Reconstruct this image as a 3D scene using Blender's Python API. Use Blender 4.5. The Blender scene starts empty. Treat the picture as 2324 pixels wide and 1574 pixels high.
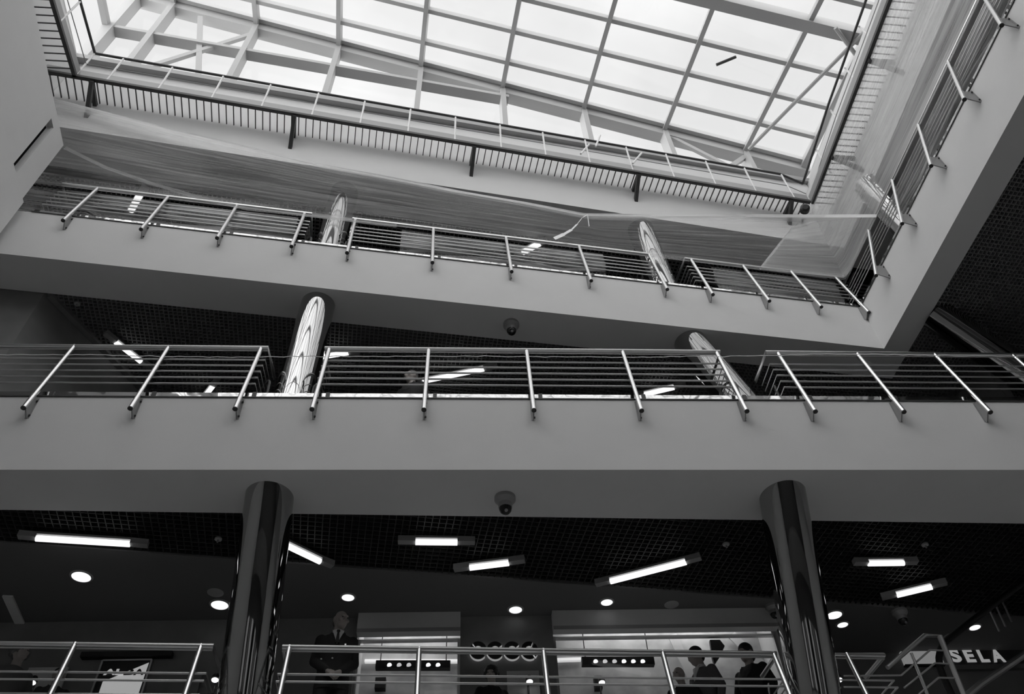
import bpy, bmesh, math, random
import numpy as np
from mathutils import Vector, Matrix
random.seed(7); RNG = np.random.default_rng(7)
C = bpy.context.scene.collection
A = lambda *v: np.array(v, float)
# ------------------------------------------------------------------ camera
F, CX, CY = 1850.0, 1162.0, 787.0                 # focal length and centre in the 2324x1574 frame
def unit(v): v = np.array(v, float); return v / np.linalg.norm(v)
_Z = unit((1065 - CX, CY + 870, -F))              # where straight up lies in the picture
_n = np.cross((47 - CX, CY - 531.5, -F), (1047 - CX, CY - 642.5, -F))
_X = unit(np.cross(_n, _Z)); _X = _X if _X[0] > 0 else -_X
R = np.stack([_X, np.cross(_Z, _X), _Z])
cam = bpy.data.cameras.new('camera'); cam.sensor_width = 36.0; cam.lens = 36.0 * F / 2324.0
cam.clip_start = 0.1; cam.clip_end = 400
co = bpy.data.objects.new('camera', cam); C.objects.link(co)
co.matrix_world = Matrix([list(R[i]) + [0] for i in range(3)] + [[0, 0, 0, 1]])
bpy.context.scene.camera = co
# ------------------------------------------------------------------ sky, exposure
w = bpy.data.worlds.new('sky'); bpy.context.scene.world = w; w.use_nodes = True
nt = w.node_tree; bg = nt.nodes['Background']
tc = nt.nodes.new('ShaderNodeTexCoord'); nz = nt.nodes.new('ShaderNodeTexNoise'); rp = nt.nodes.new('ShaderNodeValToRGB')
nz.inputs['Scale'].default_value = 3.2; nz.inputs['Detail'].default_value = 5
rp.color_ramp.elements[0].position = 0.42; rp.color_ramp.elements[0].color = (.84, .84, .84, 1)
rp.color_ramp.elements[1].position = 0.70; rp.color_ramp.elements[1].color = (1.08, 1.08, 1.08, 1)
nt.links.new(tc.outputs['Generated'], nz.inputs['Vector']); nt.links.new(nz.outputs['Fac'], rp.inputs['Fac'])
# overcast sky; brightness added outside the camera's view, most leftwards, to light the walls
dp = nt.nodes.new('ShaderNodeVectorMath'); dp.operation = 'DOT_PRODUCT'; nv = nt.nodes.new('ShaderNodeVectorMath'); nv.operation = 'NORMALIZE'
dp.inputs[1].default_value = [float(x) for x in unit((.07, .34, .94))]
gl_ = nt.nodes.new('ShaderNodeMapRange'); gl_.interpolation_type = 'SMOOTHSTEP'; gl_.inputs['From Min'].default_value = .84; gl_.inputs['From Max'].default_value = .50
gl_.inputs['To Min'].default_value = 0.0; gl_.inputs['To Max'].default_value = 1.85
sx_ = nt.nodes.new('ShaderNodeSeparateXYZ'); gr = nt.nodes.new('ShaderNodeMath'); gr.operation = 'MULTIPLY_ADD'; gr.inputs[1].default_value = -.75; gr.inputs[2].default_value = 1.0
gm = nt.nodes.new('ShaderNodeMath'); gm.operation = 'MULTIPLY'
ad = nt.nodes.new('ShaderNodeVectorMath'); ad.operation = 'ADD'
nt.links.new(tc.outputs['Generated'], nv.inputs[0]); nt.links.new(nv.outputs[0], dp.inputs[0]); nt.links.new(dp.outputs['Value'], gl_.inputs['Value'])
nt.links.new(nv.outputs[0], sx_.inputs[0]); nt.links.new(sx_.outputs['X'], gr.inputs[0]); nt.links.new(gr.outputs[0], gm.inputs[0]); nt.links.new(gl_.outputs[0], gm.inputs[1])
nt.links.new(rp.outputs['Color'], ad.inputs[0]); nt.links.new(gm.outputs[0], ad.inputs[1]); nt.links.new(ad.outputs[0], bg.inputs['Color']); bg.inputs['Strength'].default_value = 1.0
sc = bpy.context.scene
sc.view_settings.view_transform = 'Standard'; sc.view_settings.look = 'None'
sc.view_settings.exposure = 0.0; sc.view_settings.gamma = 1.0; sc.view_settings.use_curve_mapping = False
sc.cycles.transparent_max_bounces = 40; sc.cycles.max_bounces = 10; sc.cycles.diffuse_bounces = 5
sc.cycles.glossy_bounces = 5; sc.cycles.sample_clamp_indirect = 4.0

# ------------------------------------------------------------------ pixel helpers (a pixel gives a ray from the camera at 0,0,0)
def ray(p): return R @ A(p[0] - CX, CY - p[1], -F) / F
def atz(p, z): r = ray(p); return r * z / r[2]
def aty(p, y): r = ray(p); return r * y / r[1]
def atx(p, x): r = ray(p); return r * x / r[0]
def atp(p, P, N): r = ray(p); return r * (np.dot(P, N) / r.dot(N))

# ------------------------------------------------------------------ materials
MATS = {}
def mat(name, col=.5, rough=.6, metal=0., emit=0., bump=0., bscale=200., spec=.5, var=0., vscale=6.):
    m = bpy.data.materials.new(name); m.use_nodes = True
    n = m.node_tree; b = n.nodes['Principled BSDF']
    c = (col, col, col, 1) if not hasattr(col, '__len__') else (*col, 1)
    b.inputs['Base Color'].default_value = c; b.inputs['Roughness'].default_value = rough
    b.inputs['Metallic'].default_value = metal; b.inputs['Specular IOR Level'].default_value = spec
    if emit:
        b.inputs['Emission Color'].default_value = (1, 1, 1, 1); b.inputs['Emission Strength'].default_value = emit
    if bump or var:
        t = n.nodes.new('ShaderNodeTexCoord'); 
    if bump:
        z = n.nodes.new('ShaderNodeTexNoise'); z.inputs['Scale'].default_value = bscale; z.inputs['Detail'].default_value = 3
        u = n.nodes.new('ShaderNodeBump'); u.inputs['Strength'].default_value = bump; u.inputs['Distance'].default_value = .01
        n.links.new(t.outputs['Object'], z.inputs['Vector']); n.links.new(z.outputs['Fac'], u.inputs['Height'])
        n.links.new(u.outputs['Normal'], b.inputs['Normal'])
    if var:
        z = n.nodes.new('ShaderNodeTexNoise'); z.inputs['Scale'].default_value = vscale; z.inputs['Detail'].default_value = 4
        r = n.nodes.new('ShaderNodeValToRGB')
        g = c[0]
        r.color_ramp.elements[0].position = .3; r.color_ramp.elements[0].color = (max(0, g - var),) * 3 + (1,)
        r.color_ramp.elements[1].position = .7; r.color_ramp.elements[1].color = (min(1, g + var),) * 3 + (1,)
        n.links.new(t.outputs['Object'], z.inputs['Vector']); n.links.new(z.outputs['Fac'], r.inputs['Fac'])
        n.links.new(r.outputs['Color'], b.inputs['Base Color'])
    MATS[name] = m; return m
mat('plaster', .72, .9, bump=.25, bscale=260, var=.012, vscale=2, spec=.2)
mat('plaster_dark', .15, .9, bump=.2, bscale=260, spec=.2)
mat('shop_wall', .20, .8, var=.02, vscale=3, spec=.3)
mat('shop_panel', .55, .7, var=.03, vscale=2.5, spec=.3)
mat('shop_wood', .42, .6, var=.10, vscale=3.5, spec=.3)
mat('grid', .19, .55)
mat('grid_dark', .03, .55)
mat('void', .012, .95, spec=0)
mat('tile', .45, .35)
def tile_pattern():
    n = MATS['tile'].node_tree; t = n.nodes.new('ShaderNodeTexCoord'); k = n.nodes.new('ShaderNodeTexChecker')
    k.inputs['Scale'].default_value = .62; k.inputs['Color1'].default_value = (.85, .85, .85, 1); k.inputs['Color2'].default_value = (.35, .35, .35, 1)
    n.links.new(t.outputs['Object'], k.inputs['Vector']); n.links.new(k.outputs['Color'], n.nodes['Principled BSDF'].inputs['Base Color'])
tile_pattern()
mat('steel', .72, .30, metal=1.)
mat('steel_dull', .55, .42, metal=1.)
mat('plate_grey', .33, .45, metal=.3)
mat('dark_metal', .045, .5)
mat('dark_cap', .02, .6)
mat('white_metal', .46, .5)
mat('white_paint', .8, .45)
mat('housing', .30, .5)
mat('tube', .9, .4, emit=1.3)
mat('lamp', .9, .4, emit=1.1)
mat('bulb', .9, .4, emit=2.2)
mat('unlit', .38, .5)
mat('black', .012, .5)
mat('rubber', .008, .55)
mat('black_gloss', .015, .25)
mat('white_print', .72, .6, emit=.30)
mat('letter_white', .62, .5, emit=.26)
mat('lightbox', .7, .5, emit=.16)
mat('halo', .8, .6, emit=.22)
mat('shelf_glow', .9, .5, emit=.5)
mat('skin', (.36, .33, .31), .55)
mat('hair', .012, .6)
mat('hair_grey', .14, .6)
mat('hair_dark', .06, .6)
mat('suit', .012, .8)
mat('jacket_grey', .10, .85)
mat('shirt', .62, .8)
mat('shirt_grey', .32, .8)
mat('eye', .02, .3)
def mat_glass():
    m = bpy.data.materials.new('glass'); m.use_nodes = True; n = m.node_tree; n.nodes.clear()
    o = n.nodes.new('ShaderNodeOutputMaterial'); mx = n.nodes.new('ShaderNodeMixShader')
    t = n.nodes.new('ShaderNodeBsdfTransparent'); g = n.nodes.new('ShaderNodeBsdfGlossy')
    t.inputs['Color'].default_value = (.985, .985, .985, 1); g.inputs['Roughness'].default_value = .02
    mx.inputs[0].default_value = .015
    n.links.new(t.outputs[0], mx.inputs[1]); n.links.new(g.outputs[0], mx.inputs[2])
    n.links.new(mx.outputs[0], o.inputs[0]); MATS['glass'] = m
mat_glass()
def mat_chrome():
    m = mat('chrome', .40, .03, metal=1.); n = m.node_tree; b = n.nodes['Principled BSDF']
    t = n.nodes.new('ShaderNodeTexCoord'); mp = n.nodes.new('ShaderNodeMapping'); z = n.nodes.new('ShaderNodeTexNoise'); u = n.nodes.new('ShaderNodeBump')
    mp.inputs['Scale'].default_value = (3, 3, .35); z.inputs['Scale'].default_value = 2.0; z.inputs['Detail'].default_value = 2
    u.inputs['Strength'].default_value = .05; u.inputs['Distance'].default_value = .02
    n.links.new(t.outputs['Object'], mp.inputs['Vector']); n.links.new(mp.outputs['Vector'], z.inputs['Vector'])
    n.links.new(z.outputs['Fac'], u.inputs['Height']); n.links.new(u.outputs['Normal'], b.inputs['Normal'])
    m = mat('kick_steel', .46, .10, metal=1.); n = m.node_tree; b = n.nodes['Principled BSDF']
    t = n.nodes.new('ShaderNodeTexCoord'); z = n.nodes.new('ShaderNodeTexNoise'); u = n.nodes.new('ShaderNodeBump')
    z.inputs['Scale'].default_value = 3.2; z.inputs['Detail'].default_value = 1.0
    u.inputs['Strength'].default_value = .5; u.inputs['Distance'].default_value = .07
    n.links.new(t.outputs['Object'], z.inputs['Vector']); n.links.new(z.outputs['Fac'], u.inputs['Height']); n.links.new(u.outputs['Normal'], b.inputs['Normal'])
mat_chrome()
def mat_film(name, lo, hi, su, sv, edge=.0, trans=.5):
    m = bpy.data.materials.new(name); m.use_nodes = True; n = m.node_tree; n.nodes.clear(); L = n.links.new
    o = n.nodes.new('ShaderNodeOutputMaterial')
    tr = n.nodes.new('ShaderNodeBsdfTransparent'); tr.inputs['Color'].default_value = (.97, .97, .97, 1)
    df = n.nodes.new('ShaderNodeBsdfDiffuse'); df.inputs['Color'].default_value = (.92, .92, .92, 1)
    tl = n.nodes.new('ShaderNodeBsdfTranslucent'); tl.inputs['Color'].default_value = (.92, .92, .92, 1)
    gl = n.nodes.new('ShaderNodeBsdfGlossy'); gl.inputs['Roughness'].default_value = .25; gl.inputs['Color'].default_value = (.9, .9, .9, 1)
    m1 = n.nodes.new('ShaderNodeMixShader'); m1.inputs[0].default_value = trans
    m2 = n.nodes.new('ShaderNodeMixShader'); m2.inputs[0].default_value = .22 if trans < .7 else .05
    m3 = n.nodes.new('ShaderNodeMixShader')
    uv = n.nodes.new('ShaderNodeUVMap'); add = []
    for k, (a, b, d, rg) in enumerate(((su, sv, 3, .5), (su * .5, sv * 3.2, 2, .4), (su * 1.2, sv * .22, 2, .5))):
        mp = n.nodes.new('ShaderNodeMapping'); mp.inputs['Scale'].default_value = (a, b, 1); mp.inputs['Location'].default_value = (k * 3.1, k * 1.7, 0)
        mp.inputs['Rotation'].default_value = (0, 0, (.0, .02, -.1)[k])
        z = n.nodes.new('ShaderNodeTexNoise'); z.inputs['Scale'].default_value = 1.; z.inputs['Detail'].default_value = d; z.inputs['Roughness'].default_value = rg
        L(uv.outputs[0], mp.inputs[0]); L(mp.outputs[0], z.inputs['Vector']); add.append(z.outputs['Fac'])
    w1 = n.nodes.new('ShaderNodeMath'); w1.operation = 'MULTIPLY_ADD'; w1.inputs[1].default_value = .55; L(add[1], w1.inputs[0])
    w0 = n.nodes.new('ShaderNodeMath'); w0.operation = 'MULTIPLY_ADD'; w0.inputs[1].default_value = .35; L(add[2], w0.inputs[0]); L(add[0], w0.inputs[2]); L(w0.outputs[0], w1.inputs[2])
    r = n.nodes.new('ShaderNodeMapRange'); r.inputs['From Min'].default_value = .72; r.inputs['From Max'].default_value = 1.20
    r.inputs['To Min'].default_value = lo; r.inputs['To Max'].default_value = hi; L(w1.outputs[0], r.inputs['Value'])
    sx = n.nodes.new('ShaderNodeSeparateXYZ'); L(uv.outputs[0], sx.inputs[0])
    e = n.nodes.new('ShaderNodeMapRange'); e.interpolation_type = 'SMOOTHSTEP'; e.inputs['From Min'].default_value = .86; e.inputs['From Max'].default_value = 1.0
    e.inputs['To Min'].default_value = 0; e.inputs['To Max'].default_value = edge; L(sx.outputs['Y'], e.inputs['Value'])
    sm = n.nodes.new('ShaderNodeMath'); sm.operation = 'ADD'; sm.use_clamp = True; L(r.outputs[0], sm.inputs[0]); L(e.outputs[0], sm.inputs[1])
    if edge:                                                    # gathered where it is tucked over the handrail
        e2 = n.nodes.new('ShaderNodeMapRange'); e2.interpolation_type = 'SMOOTHSTEP'; e2.inputs['From Min'].default_value = .14; e2.inputs['From Max'].default_value = 0.0
        e2.inputs['To Min'].default_value = 0; e2.inputs['To Max'].default_value = .22; L(sx.outputs['Y'], e2.inputs['Value'])
        s2 = n.nodes.new('ShaderNodeMath'); s2.operation = 'ADD'; s2.use_clamp = True; L(sm.outputs[0], s2.inputs[0]); L(e2.outputs[0], s2.inputs[1]); sm = s2
    L(sm.outputs[0], m3.inputs[0])
    bu = n.nodes.new('ShaderNodeBump'); bu.inputs['Strength'].default_value = .5; bu.inputs['Distance'].default_value = .05
    L(w1.outputs[0], bu.inputs['Height']); L(bu.outputs[0], gl.inputs['Normal'])
    L(df.outputs[0], m1.inputs[1]); L(tl.outputs[0], m1.inputs[2]); L(m1.outputs[0], m2.inputs[1]); L(gl.outputs[0], m2.inputs[2])
    L(tr.outputs[0], m3.inputs[1]); L(m2.outputs[0], m3.inputs[2]); L(m3.outputs[0], o.inputs[0]); MATS[name] = m
mat_film('film', .05, .30, 1.2, 30, edge=.50)
mat_film('film_right', .26, .66, 1.6, 24, edge=.35)
mat_film('film_skirt', .05, .75, 2.0, 12)
mat_film('cord', .95, 1., 2, 3, trans=.75)
mat_film('film_hem', .90, 1.0, 2.0, 3, trans=.25)
mat_film('film_fold', .22, .55, 2.0, 3)

# ------------------------------------------------------------------ mesh builder and object helpers
class MB:
    def __init__(s): s.v = []; s.f = []; s.uv = None
    def add(s, vs, fs):
        b = len(s.v); s.v += [tuple(map(float, v)) for v in vs]; s.f += [tuple(b + i for i in f) for f in fs]; return s
    def hexa(s, p):                                           # eight corners: bottom ring, top ring
        return s.add(p, [(3, 2, 1, 0), (4, 5, 6, 7), (0, 1, 5, 4), (1, 2, 6, 5), (2, 3, 7, 6), (3, 0, 4, 7)])
    def box(s, c, sx, sy, sz, ax=None):
        c = A(*c); X, Y, Z = ax if ax is not None else (A(1, 0, 0), A(0, 1, 0), A(0, 0, 1))
        X, Y, Z = X * sx / 2, Y * sy / 2, Z * sz / 2
        return s.hexa([c - X - Y - Z, c + X - Y - Z, c + X + Y - Z, c - X + Y - Z, c - X - Y + Z, c + X - Y + Z, c + X + Y + Z, c - X + Y + Z])
    def bar(s, p, q, wd, ht, up=(0, 0, 1)):                   # rectangular bar from p to q
        p, q = A(*p), A(*q); d = unit(q - p); sd = np.cross(d, up); sd = unit(sd) if np.linalg.norm(sd) > 1e-6 else A(1, 0, 0); u = np.cross(sd, d)
        a, b = sd * wd / 2, u * ht / 2
        return s.hexa([p - a - b, p + a - b, q + a - b, q - a - b, p - a + b, p + a + b, q + a + b, q - a + b])
    def prism(s, poly, z0, z1):
        n = len(poly); vs = [(x, y, z0) for x, y in poly] + [(x, y, z1) for x, y in poly]
        return s.add(vs, [tuple(range(n - 1, -1, -1)), tuple(range(n, 2 * n))] + [(i, (i + 1) % n, n + (i + 1) % n, n + i) for i in range(n)])
    def extr(s, pts, off):                                    # planar polygon pts pushed along off
        off = A(*off); n = len(pts); vs = [A(*p) for p in pts] + [A(*p) + off for p in pts]
        return s.add(vs, [tuple(range(n - 1, -1, -1)), tuple(range(n, 2 * n))] + [(i, (i + 1) % n, n + (i + 1) % n, n + i) for i in range(n)])
    def tube(s, path, r, seg=12, caps=True, r1=None):
        P = [A(*p) for p in path]; n = len(P); rings = []
        nrm = None
        for i in range(n):
            d = unit((P[min(i + 1, n - 1)] - P[max(i - 1, 0)]))
            if nrm is None:
                nrm = unit(np.cross(d, A(0, 0, 1) if abs(d[2]) < .9 else A(1, 0, 0)))
            nrm = unit(nrm - d * nrm.dot(d)); b = np.cross(d, nrm)
            rr = r if r1 is None else r + (r1 - r) * i / (n - 1)
            sc_ = 1.0
            if 0 < i < n - 1:
                d1, d2 = unit(P[i] - P[i - 1]), unit(P[i + 1] - P[i]); sc_ = 1 / max(.5, math.sqrt((1 + d1.dot(d2)) / 2))
            rings.append([P[i] + (nrm * math.cos(2 * math.pi * k / seg) + b * math.sin(2 * math.pi * k / seg)) * rr * (sc_ if sc_ < 1.3 else 1.3) for k in range(seg)])
        vs = [v for rg in rings for v in rg]; fs = []
        for i in range(n - 1):
            for k in range(seg): fs.append((i * seg + k, i * seg + (k + 1) % seg, (i + 1) * seg + (k + 1) % seg, (i + 1) * seg + k))
        if caps: fs += [tuple(range(seg - 1, -1, -1)), tuple(range((n - 1) * seg, n * seg))]
        return s.add(vs, fs)
    def lathe(s, c, prof, seg=20, ax=(0, 0, 1)):              # prof: (radius, height) list
        ax = unit(ax); u = unit(np.cross(ax, A(0, 1, 0) if abs(ax[1]) < .9 else A(1, 0, 0))); v = np.cross(ax, u); c = A(*c)
        vs = []; fs = []
        for r, h in prof:
            for k in range(seg): t = 2 * math.pi * k / seg; vs.append(c + ax * h + (u * math.cos(t) + v * math.sin(t)) * max(r, 1e-4))
        for i in range(len(prof) - 1):
            for k in range(seg): fs.append((i * seg + k, i * seg + (k + 1) % seg, (i + 1) * seg + (k + 1) % seg, (i + 1) * seg + k))
        fs += [tuple(range(seg - 1, -1, -1)), tuple(range((len(prof) - 1) * seg, len(prof) * seg))]
        return s.add(vs, fs)
    def ball(s, c, rx, ry, rz, seg=14, rings=9, rot=None):
        c = A(*c); vs = []; fs = []
        for i in range(rings + 1):
            ph = math.pi * i / rings
            for k in range(seg):
                t = 2 * math.pi * k / seg; p = A(rx * math.sin(ph) * math.cos(t), ry * math.sin(ph) * math.sin(t), rz * math.cos(ph))
                vs.append(c + (rot @ p if rot is not None else p))
        for i in range(rings):
            for k in range(seg): fs.append((i * seg + k, (i + 1) * seg + k, (i + 1) * seg + (k + 1) % seg, i * seg + (k + 1) % seg))
        return s.add(vs, fs)
    def cap(s, p, q, r0, r1, seg=12):                         # tapered limb with rounded ends
        s.tube([p, q], r0, seg, r1=r1); s.ball(p, r0, r0, r0, seg, 8); return s.ball(q, r1, r1, r1, seg, 8)
    def xform(s, M, t): s.v = [tuple(M @ A(*v) + t) for v in s.v]; return s
    def build(s, name, m, parent=None, smooth=True, angle=35):
        V = np.array(s.v, float)
        if parent is None: loc = A((V[:, 0].min() + V[:, 0].max()) / 2, (V[:, 1].min() + V[:, 1].max()) / 2, V[:, 2].min())
        else: loc = wloc(parent)
        me = bpy.data.meshes.new(name); me.from_pydata([tuple(v) for v in (V - loc)], [], s.f); me.validate(); me.update()
        bm = bmesh.new(); bm.from_mesh(me); bmesh.ops.recalc_face_normals(bm, faces=bm.faces); bm.to_mesh(me); bm.free()
        if s.uv is not None:
            ul = me.uv_layers.new(name='UVMap')
            for lp in me.loops: ul.data[lp.index].uv = s.uv[lp.vertex_index]
        if smooth:
            for p in me.polygons: p.use_smooth = True
            me.set_sharp_from_angle(angle=math.radians(angle))
        me.materials.append(MATS[m] if isinstance(m, str) else m)
        o = bpy.data.objects.new(name, me); C.objects.link(o)
        if parent is None: o.location = loc
        else: o.parent = parent
        return o
def wloc(o):
    l = A(*o.location)
    while o.parent: o = o.parent; l = l + A(*o.location)
    return l
def tag(o, label, cat, group=None, kind=None):
    o['label'] = label; o['category'] = cat
    if group: o['group'] = group
    if kind: o['kind'] = kind
    return o
def thing(name, loc, label, cat, group=None):
    o = bpy.data.objects.new(name, None); C.objects.link(o); o.location = [float(x) for x in loc]; o.empty_display_size = .2
    return tag(o, label, cat, group)
def struct(o): o['kind'] = 'structure'; return o
def sroot(name, loc=(0, 0, 0)):
    o = bpy.data.objects.new(name, None); C.objects.link(o); o.location = loc; o['kind'] = 'structure'; return o

# ------------------------------------------------------------------ frames of the balcony edges: s along, n inward from the edge, h above the floor
class Edge:
    def __init__(e, O, az, ninv=1):
        a = math.radians(az); e.O = A(*O); e.d = A(math.cos(a), math.sin(a), 0); e.n = A(-math.sin(a), math.cos(a), 0) * ninv; e.z = A(0, 0, 1)
    def P(e, s, n=0., h=0.): return e.O + e.d * s + e.n * n + e.z * h
    def s_of(e, q): return float((A(*q) - e.O).dot(e.d))
    def xy(e, s, n=0.): p = e.P(s, n); return (p[0], p[1])
L2 = Edge((0, 8.085 - 4.582 * math.tan(math.radians(6.95)), 7.35), -6.95)
L1 = Edge((0, 8.47, 3.50), -3.9)
L3 = Edge((0, 8.07, 11.25), 0.0)
LR = Edge((8.25, 8.07, 11.25), -93.5)                          # right arm: s runs towards the camera, n to the right
SF = Edge((-.19, 10.86, 3.50), -7.2)                           # shop fronts on the first balcony
L4 = Edge((-.8, 8.24, 15.05), 1.7)
ZS2, ZS3, ZS4 = 6.19, 10.13, 13.97                             # undersides of the three edge beams

# ------------------------------------------------------------------ the building
def slab(poly_edge, poly_slab, z0, zt):
    m = MB(); m.prism(poly_edge, z0, zt); return struct(m.build('floor', 'plaster', smooth=False))
# ground floor and the far sides of the hall
struct(MB().box((1, 1, -1.70), 34, 34, .2).build('floor', 'tile', smooth=False))
struct(MB().box((1, -9.2, 7.3), 34, .4, 17.8).build('wall_front', 'plaster_dark', smooth=False))
for z in (2.9, 6.8, 10.7, 15.3): struct(MB().box((1, -8.6, z), 33, 1.2, 1.2 if z < 15 else 2.4).build('floor', 'shop_wall' if z < 12 else 'plaster', smooth=False))
for i, (x, wd, m_) in enumerate(((-6.6, 2.6, 'lightbox'), (-3.2, 1.6, 'shop_panel'), (-.6, 2.2, 'lightbox'), (2.4, 1.4, 'black'), (4.6, 1.8, 'lightbox'), (7.6, 2.4, 'shop_panel'), (10.8, 2.0, 'lightbox'))):
    struct(MB().box((x, -8.95, -.35), wd, .1, 2.2).build('window_%d' % (10 + i), m_, smooth=False))
struct(MB().box((-9.6, 2.5, 7.3), .4, 23, 17.8).build('wall_left', 'plaster', smooth=False))
struct(MB().box((15.2, 2.5, 7.3), .4, 23, 17.8).build('wall_right', 'plaster', smooth=False))
struct(MB().box((1, 15.4, 7.3), 34, .4, 17.8).build('wall_back', 'plaster_dark', smooth=False))
# first balcony floor
struct(MB().prism([L1.xy(-9.4), L1.xy(14.5), (14.9, 15.1), (-9.3, 15.1)], 3.1, 3.5).build('floor', 'plaster', smooth=False))
# second balcony: deep edge beam with its soffit, thin slab behind
sb2 = [(-9.3, 8.80 + 5.0 * .0945), (14.9, 7.64 - 6.79 * .0945)]
struct(MB().prism([L2.xy(-9.3), L2.xy(15.0), (14.9, sb2[1][1]), (-9.3, sb2[0][1])], ZS2, 7.35).build('floor', 'plaster', smooth=False))
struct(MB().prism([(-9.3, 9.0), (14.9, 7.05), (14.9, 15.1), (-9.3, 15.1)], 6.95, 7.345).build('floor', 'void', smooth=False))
# third balcony: edge beam with an inner corner, left arm and right arm
r0 = LR.xy(0); r1 = LR.xy(17)
sbR0, sbR1 = (8.735, 8.73), (7.86, -8.9)
struct(MB().prism([(-9.3, 8.07), (8.25, 8.07), r1, (sbR1[0], r1[1]), sbR0, (-9.3, 8.75)], ZS3, 11.25).build('floor', 'plaster', smooth=False))
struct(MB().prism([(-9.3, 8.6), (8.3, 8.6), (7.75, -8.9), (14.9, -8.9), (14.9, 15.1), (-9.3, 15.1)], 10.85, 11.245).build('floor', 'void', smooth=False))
struct(MB().prism([(-9.3, 7.9), (-5.93, 7.9), (-5.93, -8.9), (-9.3, -8.9)], ZS3, 11.25).build('floor', 'plaster', smooth=False))
# solid parapet with a tall slot on the left gallery
pw = MB(); px = -5.93
for (ya, yb, za, zb) in ((7.39, 7.83, 11.25, 12.96), (7.22, 7.39, 12.735, 12.96), (-8.9, 7.22, 11.25, 12.96)):
    pw.box((px - .05, (ya + yb) / 2, (za + zb) / 2), .10, yb - ya, zb - za)
struct(pw.build('wall_left', 'plaster', smooth=False))
struct(MB().box((px - .13, 7.5, 12.0), .04, .9, 1.45).build('slot_dark', 'void', smooth=False))  # black plate behind the slot, its colour stands in for the unlit interior
# fourth storey: wall face above the third balcony, soffit behind, side faces
l4a, l4b = L4.xy(-6.15), L4.xy(9.95)
b4 = L4.xy(-6.15, .85); b4b = L4.xy(9.95, .85)
struct(MB().prism([l4a, l4b, b4b, b4], ZS4, 16.55).build('wall_back', 'plaster', smooth=False))
struct(MB().prism([(9.19, 9.0), (9.15, 8.5), (8.85, 5.0), (7.75, -8.9), (8.6, -8.9), (9.75, 5.0), (10.4, 9.0)], ZS4, 16.55).build('wall_right', 'plaster', smooth=False))
struct(MB().prism([(-6.95, 8.1), (-7.8, 8.1), (-8.6, -8.9), (-7.75, -8.9)], ZS4, 16.55).build('wall_left', 'plaster', smooth=False))
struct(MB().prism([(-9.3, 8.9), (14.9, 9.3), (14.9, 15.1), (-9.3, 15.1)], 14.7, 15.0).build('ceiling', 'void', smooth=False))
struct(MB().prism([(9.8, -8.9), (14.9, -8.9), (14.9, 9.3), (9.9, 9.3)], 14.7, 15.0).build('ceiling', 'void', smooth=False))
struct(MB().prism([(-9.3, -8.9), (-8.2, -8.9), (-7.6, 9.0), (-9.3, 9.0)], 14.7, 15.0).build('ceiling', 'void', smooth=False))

# open grid ceilings: one lattice of thin blades each
def lattice(name, x0, x1, y0f, y1f, z, cell, m, ht=.05, th=.011, ang=1.0):
    mb = MB(); a = math.radians(ang); ta = math.tan(a)
    x = x0
    while x <= x1:
        mb.bar((x - ta * y0f(x), y0f(x), z + ht / 2), (x - ta * y1f(x), y1f(x), z + ht / 2), th, ht); x += cell
    ymin = min(y0f(x0), y0f(x1)); ymax = max(y1f(x0), y1f(x1)); y = ymin
    while y <= ymax:
        xs = [x for x in np.linspace(x0, x1, 240) if y0f(x) - cell <= y + ta * x <= y1f(x) + cell]
        if len(xs) > 1: mb.bar((xs[0], y + ta * xs[0], z + ht / 2), (xs[-1], y + ta * xs[-1], z + ht / 2), th, ht)
        y += cell
    return struct(mb.build(name, m, smooth=False))
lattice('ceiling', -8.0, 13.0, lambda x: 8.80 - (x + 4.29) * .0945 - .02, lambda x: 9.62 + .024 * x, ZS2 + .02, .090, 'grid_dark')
lattice('ceiling', -8.0, 13.0, lambda x: 8.70 if x < 8.42 else 3.0, lambda x: 12.2, ZS3 + .02, .070, 'grid', ang=0, th=.016)
lattice('ceiling', -7.5, 10.2, lambda x: 9.15, lambda x: 12.6, ZS4 + .02, .09, 'grid', ang=1.7, th=.016)
# plain dark ceiling with downlights beyond the grid, first balcony
g0, g1 = (-8.6, 9.60 - .2), (14.8, 9.60 + .35)
struct(MB().prism([g0, g1, SF.xy(14.9, 1.6), SF.xy(6.3, 1.6), SF.xy(6.3, .25), SF.xy(-8.4, .25)], ZS2, ZS2 + .12).build('ceiling', 'plaster_dark', smooth=False))
tq = [atz(p, ZS2) for p in ((18, 1350), (66, 1456))]; struct(MB().bar(tq[0] - A(0, 0, .01), tq[1] - A(0, 0, .01), .13, .03).build('trim_3', 'plaster', smooth=False))
# second balcony side walls under the grid
def wallseg(name, p, q, z0, z1, th, m): 
    d = unit(A(q[0] - p[0], q[1] - p[1], 0)); n = A(-d[1], d[0], 0) * th
    return struct(MB().prism([p, q, (q[0] + n[0], q[1] + n[1]), (p[0] + n[0], p[1] + n[1])], z0, z1).build(name, m, smooth=False))
struct(MB().prism([(-9.3, 8.76), (-5.39, 8.76), (-2.3, 14.0), (-9.3, 14.0)], 7.36, ZS3 + .1).build('wall_left', 'shop_wall', smooth=False))
wallseg('wall_right', (9.95, 12.5), (10.22, 8.2), 7.36, ZS3 + .1, .2, 'shop_wall')
wallseg('trim_2', (-5.27, 8.76), (-2.18, 13.98), ZS3 - .03, ZS3 + .08, .10, 'shop_wall')

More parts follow.
